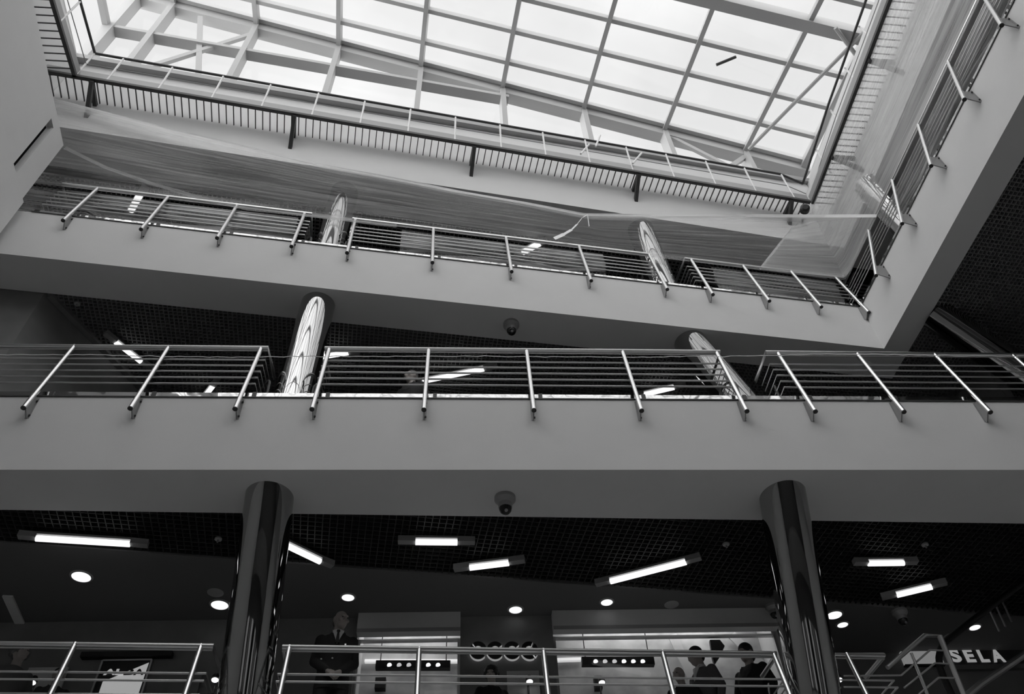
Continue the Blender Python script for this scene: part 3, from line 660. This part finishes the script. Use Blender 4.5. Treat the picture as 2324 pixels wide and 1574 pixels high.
pair_sheet('sheet', Bq, Tq, 'film_right', f2, 11, .03, (-1, 0, 0))
hem([aA, top2[0]], .022, f2); hem(top2, .05, f2)
sk = [(LR.P(s, .28, .06 + .2 * abs(math.sin(1.3 * s))), LR.P(s, .24, 1.02)) for s in np.linspace(1.6, 9, 40)]
pair_sheet('hanging_fold', [p[0] for p in sk], [p[1] for p in sk], 'film_skirt', f2, 4, .05, (-1, 0, 0), nv=16)
rb = MB(); pth = [aty(p, 7.95) for p in ((1333, 487), (1322, 493), (1310, 508), (1297, 521), (1280, 531), (1258, 541))]
for i in range(len(pth) - 1):
    a_, b_ = pth[i], pth[i + 1]; w0 = A(0, 0, .035 * math.cos(i * .7)) + A(.02, 0, 0); rb.extr([a_ - w0, b_ - w0, b_ + w0, a_ + w0], (0, .006, 0))
rb.bar(pth[0], aty((1337, 514), 7.95), .03, .008)
tag(rb.build('plastic_ribbon', 'film_hem'), 'loose twisted strip of plastic dangling from the lowest point of the sheet hem', 'plastic strip')
# thin cord strung along the middle railing
cp = []
for px_ in np.linspace(-100, 2420, 150):
    y = np.interp(px_, [35, 200, 380, 560, 700, 1100, 1420, 1650, 1880, 2277], [804, 805, 809, 810, 808, 808, 810, 808, 803, 808]) + RNG.normal(0, .7)
    q = atp((px_, y), L2.P(0, -.15 + 1.3 * LEAN - .03), L2.n); cp.append(q)
tag(MB().tube(cp, .0055, 5).build('cord', 'cord'), 'thin pale twisted cord strung below the handrail along the middle railing', 'cord')

# ------------------------------------------------------------------ shops on the lowest balcony
def sfp(p, off=0.): return atp(p, SF.P(0, off), SF.n)
def sfs(p, off=0.): return SF.s_of(sfp(p, off))
ZF = 3.5
sl0, sl1 = sfs((811, 1444)), sfs((1045, 1440)); sr0, sr1 = sfs((1255, 1442)), sfs((1762, 1432)); ZB = 5.89
def sfbox(mb, s0, s1, n0, n1, z0, z1):
    return mb.prism([SF.xy(s0, n0), SF.xy(s1, n0), SF.xy(s1, n1), SF.xy(s0, n1)], z0, z1)
for s0, s1 in ((-9.0, sl0), (sl1, sr0)): struct(sfbox(MB(), s0, s1, 0, .2, ZF, ZS2).build('wall_back', 'shop_wall', smooth=False))
struct(sfbox(MB(), sr1, 15.0, 1.3, 1.5, ZF, ZS2).build('wall_back', 'shop_wall', smooth=False))
struct(sfbox(MB(), sr1 + .11, sr1 + .3, 0, 1.3, ZF, ZS2).build('wall_right', 'shop_wall', smooth=False))
def shop(s0, s1, label, nm):
    t = sroot(nm); dep = .75; ZT = ZB + .62
    sfbox(MB(), s0, s1, dep, dep + .1, ZF, ZT).build('back_panel', 'shop_wood', t, smooth=False)
    sfbox(MB(), s0 - .1, s0, .2, dep + .1, ZF, ZT).build('side_panel', 'shop_panel', t, smooth=False)
    sfbox(MB(), s1, s1 + .1, .2, dep + .1, ZF, ZT).build('side_panel', 'shop_panel', t, smooth=False)
    sfbox(MB(), s0 - .1, s1 + .1, .2, dep + .1, ZT, ZT + .04).build('top_panel', 'shop_panel', t, smooth=False)
    f = MB(); 
    for s in (s0 + .02, s1 - .02): sfbox(f, s - .02, s + .02, .06, .12, ZF, ZB)
    sfbox(f, s0, s1, .06, .12, ZB - .03, ZB); f.build('window_frame', 'steel_dull', t, smooth=False)
    sfbox(MB(), s0 + .04, s1 - .04, .085, .095, ZF + .05, ZB - .03).build('pane', 'glass', t, smooth=False)
    b = thing('shop_bulkhead', SF.P((s0 + s1) / 2, 0, ZB - 3.5), label, 'bulkhead', 'light bulkheads over shop windows')
    sfbox(MB(), s0, s1, -.14, -.002, ZB, ZS2 - .002).build('panel', 'shop_panel', b, smooth=False)
    sfbox(MB(), s0, s1, -.145, -.14, ZB, ZB + .055).build('lower_strip', 'housing', b, smooth=False)
    l = bpy.data.lights.new('shop_light', 'AREA'); l.shape = 'RECTANGLE'; l.size = (s1 - s0) * .8; l.size_y = .3; l.energy = 5 * (s1 - s0)
    lo = bpy.data.objects.new('shop_light', l); C.objects.link(lo); q = SF.P((s0 + s1) / 2, .45, 0); lo.location = (q[0], q[1], ZT - .03)
    lo.rotation_euler = (0, 0, math.radians(-7.2)); return t
shop(sl0, sl1, 'light grey bulkhead above the left shop window, behind the man in a dark suit', 'window_5')
shop(sr0, sr1, 'long light grey bulkhead above the right shop window, left of the right leaning column', 'window_6')
def spotbar(p, q, y0, y1, label):
    a_, b_ = sfp(((p), (y0 + y1) / 2), .35), sfp((q, (y0 + y1) / 2), .35); h = abs(sfp((p, y0), .35)[2] - sfp((p, y1), .35)[2]) * .8; d = unit(b_ - a_); ln = np.linalg.norm(b_ - a_)
    t = thing('spotlight_bar', (a_ + b_) / 2, label, 'spotlight bar', 'dark spotlight bars in the shop windows')
    MB().bar(a_, b_, .10, h).build('housing', 'black', t, smooth=False)
    for k in range(6):
        c = a_ + d * ln * (.18 + .13 * k) + A(0, -.055, -h * .22)
        MB().lathe(c, [(.030, .04), (.034, 0), (.02, -.005)][::-1], 14, ax=(0, .85, .5)).build('bulb', 'lamp' if k not in (1, 2) else 'shelf_glow', t)
    for e_ in (a_ + d * .06, b_ - d * .06): MB().tube([e_ + A(0, 0, h / 2), e_ + A(0, 0, h / 2 + .5)], .008, 6).build('hanger', 'dark_metal', t)
spotbar(853, 1022, 1499, 1520, 'dark bar of six spotlights in the left shop window')
spotbar(1320, 1484, 1491, 1512, 'dark bar of six spotlights in the right shop window')
def glow(p, q, label):
    a_, b_ = sfp(p, .72), sfp(q, .72); tag(MB().bar(a_, b_, .06, .04).build('light_strip', 'shelf_glow', smooth=False), label, 'light strip', 'glowing shelf strips')
glow((828, 1500), (1044, 1500), 'glowing horizontal light strip on the back wall of the left shop')
glow((1240, 1498), (1318, 1496), 'short glowing light strip on the back wall of the right shop')
# small things seen in the shop windows
def sbox(p0, p1, n, d, m, name, label, cat):
    a_, b_ = sfp(p0, n), sfp(p1, n); s0, s1 = sorted((SF.s_of(a_), SF.s_of(b_))); z0, z1 = sorted((a_[2], b_[2]))
    return tag(sfbox(MB(), s0, s1, n, n + d, z0, z1).build(name, m, smooth=False), label, cat)
sbox((852, 1536), (874, 1560), .60, .12, 'black', 'display_box', 'small dark box low in the left shop window', 'box')
sbox((1348, 1533), (1368, 1560), .60, .12, 'black', 'display_box', 'small dark box low in the right shop window', 'box')
hx = [(1611, 1451), (1634, 1451), (1645, 1465), (1634, 1488), (1622, 1507), (1617, 1490)]
tag(MB().extr([sfp(p, .3) for p in hx], SF.n * .06).build('display_board', 'black', smooth=False), 'black angular display board hanging in the right shop window between the people', 'display board')
for p, q, lb in (((1525, 1440), (1575, 1545), 'pale slanting board behind the dark haired man'), ((1660, 1440), (1740, 1520), 'pale slanting board at the right end of the right shop')):
    a_, b_ = sfp(p, .66), sfp(q, .66); tag(MB().bar(a_, b_, .14, .03, up=tuple(SF.n)).build('slanting_board', 'shop_panel', smooth=False), lb, 'board')
# round dark letters between the shops
def ring(c, r0, r1, t0, t1, off, dep, mb, n=28):
    fr, to = math.radians(t0), math.radians(t1); o_, i_ = [], []
    for k in range(n + 1):
        t = fr + (to - fr) * k / n; o_.append(c + SF.d * r1 * math.cos(t) + A(0, 0, r1 * 1.08 * math.sin(t))); i_.append(c + SF.d * r0 * math.cos(t) + A(0, 0, r0 * 1.08 * math.sin(t)))
    for k in range(n):
        q = [o_[k], o_[k + 1], i_[k + 1], i_[k]]; sh = SF.n * off; mb.extr([x + sh for x in q], SF.n * dep)
sg = thing('shop_sign', sfp((1142, 1505)), 'dark round raised letters ecco on the wall between the shop windows', 'sign')
lay = {'e': [(2, 128), (142, 318)], 'c': [(38, 322)], 'o': [(66, 300), (-46, 50)]}
for ch, px_ in zip('ecco', (1085, 1123.5, 1162, 1201)):
    c = sfp((px_, 1480)); mb = MB(); mr = MB()
    for t0, t1 in lay[ch]: ring(c, .062, .118, t0, t1, -.075, .02, mb); ring(c, .058, .122, t0 - 1, t1 + 1, -.055, .05, mr)
    if ch == 'e':
        for m_, of, dp, hh_ in ((mb, -.075, .02, .026), (mr, -.055, .05, .03)):
            m_.extr([c + SF.d * sx * .09 + A(0, 0, sz * hh_) + SF.n * of for sx, sz in ((-1, -1), (1, -1), (1, 1), (-1, 1))], SF.n * dp)
    le = mb.build('letter', 'black', sg, smooth=False); mr.build('letter_return', 'halo', le, smooth=False)
# text helper: font outline turned into a mesh
def text_mesh(ch, x0, x1, z0, z1, E0, off, dep, bold=.012):
    cu = bpy.data.curves.new('glyph', 'FONT'); cu.body = ch; cu.extrude = .5; cu.offset = bold; ob = bpy.data.objects.new('glyph', cu); C.objects.link(ob)
    bpy.context.view_layer.update(); dg = bpy.context.evaluated_depsgraph_get(); me = bpy.data.meshes.new_from_object(ob.evaluated_get(dg))
    V = np.array([v.co[:] for v in me.vertices]); fs = [tuple(p.vertices) for p in me.polygons]; bpy.data.objects.remove(ob); bpy.data.curves.remove(cu)
    lo, hi = V.min(0), V.max(0); mb = MB()
    mb.add([E0.P(x0 + (v[0] - lo[0]) / (hi[0] - lo[0]) * (x1 - x0), off - (v[2] + .5) * dep, z0 - E0.O[2] + (v[1] - lo[1]) / (hi[1] - lo[1]) * (z1 - z0)) for v in V], fs); return mb
# ALBA sign, split along its diagonal into dark and white halves
TL, TR = sfp((235, 1497), -.02), sfp((345, 1500), -.02); s0, s1 = SF.s_of(TL), SF.s_of(TR); zt = (TL[2] + TR[2]) / 2; zb = zt - .52
al = thing('shop_sign', SF.P((s0 + s1) / 2, -.02, zb - 3.5), 'framed ALBA sign split into black and white halves, on the dark wall at bottom left', 'sign')
sfbox(MB(), s0, s1, -.03, -.004, zb, zt).build('backing', 'black', al, smooth=False)
fr_ = MB()
for a_, b_ in (((s0 - .012, s0 + .012), (zb, zt)), ((s1 - .012, s1 + .012), (zb, zt)), ((s0, s1), (zt - .012, zt + .012)), ((s0, s1), (zb - .012, zb + .012))): sfbox(fr_, a_[0], a_[1], -.05, -.004, b_[0], b_[1])
fr_.build('frame', 'steel_dull', al, smooth=False)
dg0, dg1 = sfp((233, 1546), -.034), sfp((338, 1502.5), -.034)
MB().extr([dg0, SF.P(SF.s_of(dg0), -.034, zb + .02 - 3.5), SF.P(s1 - .045, -.034, zb + .02 - 3.5), dg1], SF.n * .006).build('white_half', 'white_print', al, smooth=False)
for ch, xa, xb, m in (('A', 236, 263, 'white_print'), ('L', 263, 281, 'white_print'), ('B', 282, 305, 'black'), ('A', 304, 327, 'black')):
    p0, p1 = sfp((xa, 1531), -.04), sfp((xb, 1517), -.04)
    text_mesh(ch, sfs((xa, 1524), -.04), sfs((xb, 1524), -.04), p0[2], p1[2], SF, -.037, .006, .03).build('letter', m, al, smooth=False)
# SELA sign and light panel at right, on the set back wall
SFm, sfp0 = SF, sfp
SF = Edge(SF.P(0, 1.3), -7.2)
se = thing('shop_sign', sfp((2215, 1512)), 'large white SELA letters on a black board at the bottom right corner', 'sign')
a_, b_ = sfp((2138, 1465)), sfp((2420, 1508)); sfbox(MB(), SF.s_of(a_), SF.s_of(b_), -.06, -.004, b_[2], a_[2]).build('board', 'black', se, smooth=False)
sfbox(MB(), SF.s_of(a_), SF.s_of(b_), -.08, -.004, b_[2] - .08, b_[2] - .005).build('lower_edge', 'plaster_dark', se, smooth=False)
for ch, xa, xb in (('S', 2155, 2181), ('E', 2189, 2212), ('L', 2221, 2243), ('A', 2249, 2279)):
    p0, p1 = sfp((xa, 1501), -.09), sfp((xb, 1471), -.09); text_mesh(ch, sfs((xa + 1, 1486), -.09), sfs((xb - 1, 1486), -.09), p0[2], p1[2], SF, -.07, .012, .035).build('letter', 'letter_white', se, smooth=False)
lp_ = thing('wall_lightbox', sfp((2085, 1512)), 'plain pale lightbox on the shop wall left of the SELA letters', 'lightbox')
a_, b_ = sfp((2036, 1473)), sfp((2140, 1510)); sfbox(MB(), SF.s_of(a_), SF.s_of(b_), -.07, -.004, b_[2], a_[2]).build('diffuser', 'lightbox', lp_, smooth=False)
sfbox(MB(), SF.s_of(a_) - .01, SF.s_of(b_) + .01, -.075, -.004, b_[2] - .02, b_[2]).build('edge_trim', 'black', lp_, smooth=False)
SF = SFm
# lower pale wall panels between the shops and at the left
sbox((1046, 1524), (1105, 1600), -.03, .026, 'shop_wall', 'wall_panel', 'pale wall panel under the round letters, left of the black coat', 'wall panel')
sbox((1150, 1522), (1228, 1600), -.03, .026, 'shop_panel', 'wall_panel', 'pale wall panel under the round letters, right of the black coat', 'wall panel')
sbox((66, 1514), (122, 1600), -.05, .03, 'shop_panel', 'wall_panel', 'pale panel on the wall at the far bottom left', 'wall panel')
sbox((392, 1522), (440, 1600), -.05, .03, 'shop_wall', 'wall_panel', 'grey panel on the wall right of the framed ALBA sign', 'wall panel')
sbox((185, 1478), (388, 1486), -.10, .096, 'black', 'wall_ledge', 'dark ledge on the wall above the framed ALBA sign', 'ledge')
def spot(p, off, label):
    q = sfp(p, off); t = thing('spot_lamp', q, label, 'spot lamp', 'small bright spot lamps')
    MB().lathe(q, [(.03, .09), (.05, .05), (.055, 0)], 14, ax=(0, .3, 1)).build('housing', 'black', t); MB().ball(q, .045, .045, .03).build('bulb', 'bulb', t)
    MB().tube([q + A(0, .05, .06), q + A(0, .10, .0), (q[0], q[1] + .10, 3.5)], .012, 6).build('stand', 'dark_metal', t)
for p, o_, lb in (((73, 1548), -.5, 'bright spot lamp at the bottom left corner'), ((488, 1542), -.5, 'bright spot lamp left of the left leaning column'), ((1202, 1546), -.15, 'bright spot lamp under the last round dark letter'), ((1366, 1548), .3, 'bright spot lamp low in the right shop window'), ((1904, 1542), -.4, 'bright spot lamp at the foot of the right leaning column')): spot(p, o_, lb)
# stairs and escalator at the right
st = thing('stair_railing', aty((2090, 1560), 8.25), 'angular steel stair railing at bottom right, left of the black escalator handrail', 'railing')
yy = 8.25; pp = lambda *ps: [aty(p, yy) for p in ps]
MB().tube(pp((2014, 1514), (2099, 1441), (2133, 1443), (2236, 1692)), .027, 10).build('handrail', 'steel_dull', st)
MB().tube(pp((2068, 1482), (2152, 1692)), .02, 10).build('post', 'steel', st)
for a_ in (((1915, 1533), (2045, 1532), (2111, 1474), (2148, 1476)), ((2052, 1560), (2122, 1504), (2158, 1506)), ((2085, 1575), (2130, 1537), (2170, 1538))): MB().tube(pp(*a_), .011, 8).build('rail_bar', 'steel_dull', st)
es = thing('escalator_balustrade', aty((2160, 1570), 8.75), 'black rubber escalator handrail curving round at the right edge', 'escalator')
yy = 8.75; pth = [(2420, 1246), (2150, 1451), (2140, 1461), (2134, 1475), (2131, 1492), (2133, 1512), (2139, 1530), (2153, 1560), (2172, 1600), (2222, 1690)]
MB().tube(pp(*pth), .042, 12).build('handrail', 'rubber', es)
gpn = pp((2420, 1262), (2158, 1460), (2143, 1478), (2139, 1495), (2141, 1514), (2150, 1540), (2178, 1595), (2232, 1690), (2420, 1690))
MB().extr(gpn, (0, .012, 0)).build('glass_panel', 'glass', es, smooth=False)
yy = 8.95; MB().tube(pp((2420, 1420), (2225, 1552), (2180, 1590)), .045, 10).build('skirt_rail', 'steel_dull', es)
for k in range(3): a_ = (2246 + 14 * k, 1384 - 11 * k); MB().tube(pp(a_, (a_[0] + 22, a_[1] + 48)), .014, 8).build('stay', 'steel_dull', es)

# ------------------------------------------------------------------ people
def loft(mb, rows, seg=22):                                   # rows: z, rx, ry, cx, cy
    vs = []; n = len(rows)
    for z, rx, ry, cx, cy in rows:
        for k in range(seg): t = 2 * math.pi * k / seg; vs.append((cx + rx * math.cos(t), cy + ry * math.sin(t), z))
    fs = [(i * seg + k, i * seg + (k + 1) % seg, (i + 1) * seg + (k + 1) % seg, (i + 1) * seg + k) for i in range(n - 1) for k in range(seg)]
    fs += [tuple(range(seg - 1, -1, -1)), tuple(range((n - 1) * seg, n * seg))]; return mb.add(vs, fs)
def rotz(a): c, s = math.cos(a), math.sin(a); return np.array([[c, -s, 0], [s, c, 0], [0, 0, 1]])
def rotx(a): c, s = math.cos(a), math.sin(a); return np.array([[1, 0, 0], [0, c, -s], [0, s, c]])
def roty(a): c, s = math.cos(a), math.sin(a); return np.array([[c, 0, s], [0, 1, 0], [-s, 0, c]])
def remesh(o, v, sm=4):
    m = o.modifiers.new('skin_over', 'REMESH'); m.mode = 'VOXEL'; m.voxel_size = v; m.use_smooth_shade = True
    if sm: s = o.modifiers.new('soften', 'SMOOTH'); s.iterations = sm; s.factor = .5
def hand(mb, wr, tip_dir, side_dir, curl, thumb):
    t, s = unit(tip_dir), unit(side_dir); n = np.cross(t, s); k0 = wr + t * .085
    mb.cap(wr, wr + t * .05, .026, .034); mb.ball(wr + t * .055, .030, .030, .026)
    for i, (ln, of) in enumerate(((.072, -.030), (.080, -.010), (.074, .010), (.058, .028))):
        b = k0 + s * of - t * .012; m1 = b + (t * math.cos(curl * .5) + n * math.sin(curl * .5)) * ln * .55; m2 = m1 + (t * math.cos(curl) + n * math.sin(curl)) * ln * .5
        mb.cap(wr + t * .045 + s * of * .7, b, .012, .0105); mb.cap(b, m1, .0100, .0090); mb.cap(m1, m2, .0090, .0075)
    b = wr + t * .03 - s * .030 * thumb; mb.cap(wr + t * .015, b, .014, .012); mb.cap(b, b + t * .035 - s * .018 * thumb + n * .012, .0115, .009)
def person(base, yaw, label, H=1.78, head=(0, 0, 0), arms=None, top='suit', legs='suit', hair='short', hairmat='hair', skin='skin', vox=.014, shirt=None, tie=False, lean=0., curl=.5):
    """Faces -Y before turning by yaw. arms: per side (elbow, wrist, fingertip direction)."""
    k = H / 1.78; T = rotz(yaw) * k; base = A(*base)
    W = lambda p: base + T @ A(*p)
    piv = A(0, .01, 1.53); HR = rotz(head[0]) @ rotx(head[1]) @ roty(head[2])
    LR_ = rotx(-lean)
    def L(p): p = A(*p); return A(0, 0, .92) + LR_ @ (p - A(0, 0, .92)) if p[2] > .92 else p
    hp = lambda p: L(piv + HR @ (A(*p) - piv))
    if arms is None: arms = (((-.27, .03, 1.17), (-.28, -.06, .93), (0, -.15, -1)), ((.27, .03, 1.17), (.28, -.06, .93), (0, -.15, -1)))
    b = MB()
    def hb(p, rx, ry, rz, R2=None): q = hp(p); M_ = LR_ @ HR if R2 is None else LR_ @ HR @ R2; b.ball(q, rx, ry, rz, 20, 14, M_)
    hb((0, .012, 1.672), .077, .098, .102); hb((0, -.030, 1.625), .062, .072, .085); hb((0, -.048, 1.578), .045, .052, .040)
    hb((0, -.088, 1.690), .052, .018, .016); b.cap(hp((0, -.100, 1.675)), hp((0, -.120, 1.640)), .010, .014)
    hb((-.014, -.108, 1.636), .011, .012, .009); hb((.014, -.108, 1.636), .011, .012, .009)
    hb((0, -.098, 1.603), .026, .012, .008); hb((0, -.095, 1.590), .022, .012, .008)
    for sx in (-1, 1): hb((sx * .078, .018, 1.655), .012, .024, .034, rotz(sx * .35)); hb((sx * .045, -.078, 1.640), .024, .020, .024)
    b.cap(L((0, .018, 1.44)), hp((0, .010, 1.585)), .062, .056)
    loft(b, [(L((0, 0, z))[2], rx, ry, 0, L((0, cy, z))[1]) for z, rx, ry, cy in ((.86, .150, .105, .0), (.98, .150, .10, 0), (1.10, .135, .095, 0), (1.28, .165, .108, 0), (1.40, .165, .098, .01), (1.46, .10, .07, .015))])
    for sx, (el, wr, td) in zip((-1, 1), arms):
        sh = L((sx * .185, .012, 1.415)); el_, wr_ = L(el), L(wr)
        b.cap(sh, el_, .048, .038); b.cap(el_, wr_, .038, .024); hand(b, wr_, td, np.cross(unit(td), A(0, 1, 0) if abs(unit(td)[1]) < .8 else A(0, 0, 1)) * sx, curl * sx if False else curl, -sx)
        b.cap((sx * .095, 0, .90), (sx * .10, -.01, .50), .080, .056); b.cap((sx * .10, -.01, .50), (sx * .105, .02, .09), .056, .036)
        b.cap((sx * .105, .03, .045), (sx * .115, -.15, .03), .04, .032)
    b.xform(T, base); o = b.build('person', skin); tag(o, label, 'person', 'people on the balconies'); remesh(o, vox * k, 3)
    for sx in (-1, 1): MB().ball(hp((sx * .031, -.092, 1.668)), .009, .008, .005, 10, 6).xform(T, base).build('eye', 'eye', o)
    if hair:
        h = MB()
        if hair == 'short': h.ball(hp((0, .026, 1.700)), .084, .096, .088, 20, 12, LR_ @ HR); h.ball(hp((0, .06, 1.645)), .072, .060, .075, 16, 10, LR_ @ HR)
        elif hair == 'cropped': h.ball(hp((0, .035, 1.685)), .0795, .088, .088, 20, 12, LR_ @ HR); h.ball(hp((0, .055, 1.64)), .072, .060, .06, 16, 10, LR_ @ HR)
        elif hair == 'fringe': h.ball(hp((0, .015, 1.705)), .088, .104, .090, 20, 12, LR_ @ HR); h.ball(hp((0, .06, 1.63)), .080, .066, .09, 16, 10, LR_ @ HR)
        elif hair == 'curly':
            for i in range(46):
                t, f = i * 2.4, math.acos(1 - 1.25 * (i + .5) / 46); q = A(.088 * math.sin(f) * math.cos(t), .098 * math.sin(f) * math.sin(t) + .03, 1.67 + .10 * math.cos(f)); h.ball(hp(q), .034, .034, .030, 8, 6)
        h.xform(T, base); ho = h.build('hair', hairmat, o); remesh(ho, .010, 2)
    j = MB(); rows = ((.80, .192, .135, .0), (.92, .190, .130, 0), (1.10, .172, .122, 0), (1.28, .202, .136, 0), (1.38, .205, .125, .008), (1.445, .165, .10, .015), (1.485, .085, .075, .02))
    loft(j, [(L((0, 0, z))[2], rx, ry, 0, L((0, cy, z))[1]) for z, rx, ry, cy in rows], 26)
    for sx, (el, wr, td) in zip((-1, 1), arms):
        sh = L((sx * .178, .012, 1.405)); el_, wr_ = L(el), L(wr); j.ball(sh, .070, .066, .060); j.cap(sh, el_, .066, .055); j.cap(el_, el_ + (wr_ - el_) * .93, .055, .043)
    if top == 'suit':                                        # open collar: lapels follow the chest
        for sx in (-1, 1): j.extr([L((sx * .075, -.050, 1.50)), L((sx * .012, -.138, 1.27)), L((sx * .075, -.120, 1.30)), L((sx * .105, -.092, 1.42))], L((0, -.012, 0)) - L((0, 0, 0)))
    j.xform(T, base); jo = j.build('jacket', top, o); remesh(jo, max(.011, vox) * k, 3)
    tr = MB(); loft(tr, [(.80, .172, .122, 0, 0), (.93, .176, .122, 0, 0), (.98, .165, .115, 0, 0)])
    for sx in (-1, 1): tr.cap((sx * .098, 0, .86), (sx * .104, -.01, .50), .098, .076); tr.tube([(sx * .104, -.01, .50), (sx * .108, .015, .07)], .076, 14, r1=.064)
    tr.xform(T, base); to = tr.build('trousers', legs, o); remesh(to, .016, 3)
    sho = MB()
    for sx in (-1, 1): sho.cap((sx * .106, .035, .05), (sx * .118, -.17, .038), .050, .040)
    sho.xform(T, base).build('shoes', 'black', o)
    if shirt:
        s_ = MB(); s_.extr([L((-.066, -.062, 1.497)), L((-.004, -.139, 1.300)), L((.004, -.139, 1.300)), L((.066, -.062, 1.497)), L((0, -.088, 1.480))], (0, -.012, 0)); s_.lathe(L((0, .006, 1.478)), [(.066, 0), (.063, .045)], 20)
        so = s_.xform(T, base).build('shirt', shirt, o, smooth=False)
        if tie:
            t_ = MB(); t_.extr([L((-.016, -.090, 1.492)), L((-.020, -.100, 1.468)), L((-.011, -.104, 1.455)), L((-.022, -.158, 1.30)), L((.022, -.158, 1.30)), L((.011, -.104, 1.455)), L((.020, -.100, 1.468)), L((.016, -.090, 1.492))], (0, -.012, 0)); t_.xform(T, base).build('tie', 'black', o, smooth=False)
            bd = MB().box(L((.095, -.130, 1.285)), .018, .006, .05); bd.xform(T, base).build('badge', 'white_print', o, smooth=False)
            for q in ((-.150, -.11, 1.12), (-.03, -.130, 1.13)): MB().ball(L(q), .012, .006, .010, 8, 6).xform(T, base).build('button', 'steel_dull', o)
    return o
def feet(p, z, H): q = atz(p, z + H); return A(q[0], q[1], z)
gq = feet((774, 1385), ZF, 1.84)
person(gq, .05, 'person in dark suit, white shirt and tie, hands clasped behind the railing', H=1.83, head=(.50, .10, 0), hair='cropped', hairmat='hair_dark', vox=.0075,
       arms=(((-.225, .03, 1.15), (-.075, -.165, .965), (.75, -.25, -.55)), ((.225, .03, 1.15), (.075, -.185, .955), (-.75, -.2, -.6))), shirt='shirt', tie=True, curl=.7)
person(feet((1116, 1512), ZF, 1.62), .2, 'person with tousled dark hair in a black coat below the round dark letters', H=1.62, head=(-.5, .25, 0), hair='curly')
person(feet((1540, 1513), ZF, 1.50), -.5, 'bald person in a black top beside the third railing post of the lowest balcony', H=1.50, head=(-.5, .15, 0), hair=None, skin='skin')
person(feet((1579, 1464), ZF, 1.88), -1.25, 'person with short dark hair and grey jacket seen in profile facing left', H=1.86, head=(-.15, .3, 0), top='jacket_grey', shirt='shirt')
person(feet((1681, 1457), ZF, 1.80), -1.0, 'person with dark fringe in a black jacket, left of the right leaning column', H=1.80, head=(-.2, .28, .1), hair='fringe', lean=.12)
person(feet((62, 1450), ZF, 1.84), .6, 'person with curly hair at the bottom left corner behind the railing', H=1.78, head=(.1, -.1, 0), hair='curly', hairmat='hair_grey', top='jacket_grey')
person(feet((140, 1514), ZF, 1.42), .2, 'shorter person with dark hair and dark clothes left of the first railing post', H=1.42, head=(.3, 0, 0))
person(feet((936, 843), 7.35, 1.76), -.6, 'person with pale hair in a dark jacket behind the middle railing', H=1.76, head=(-.4, .1, 0), hair='short', hairmat='hair_grey')
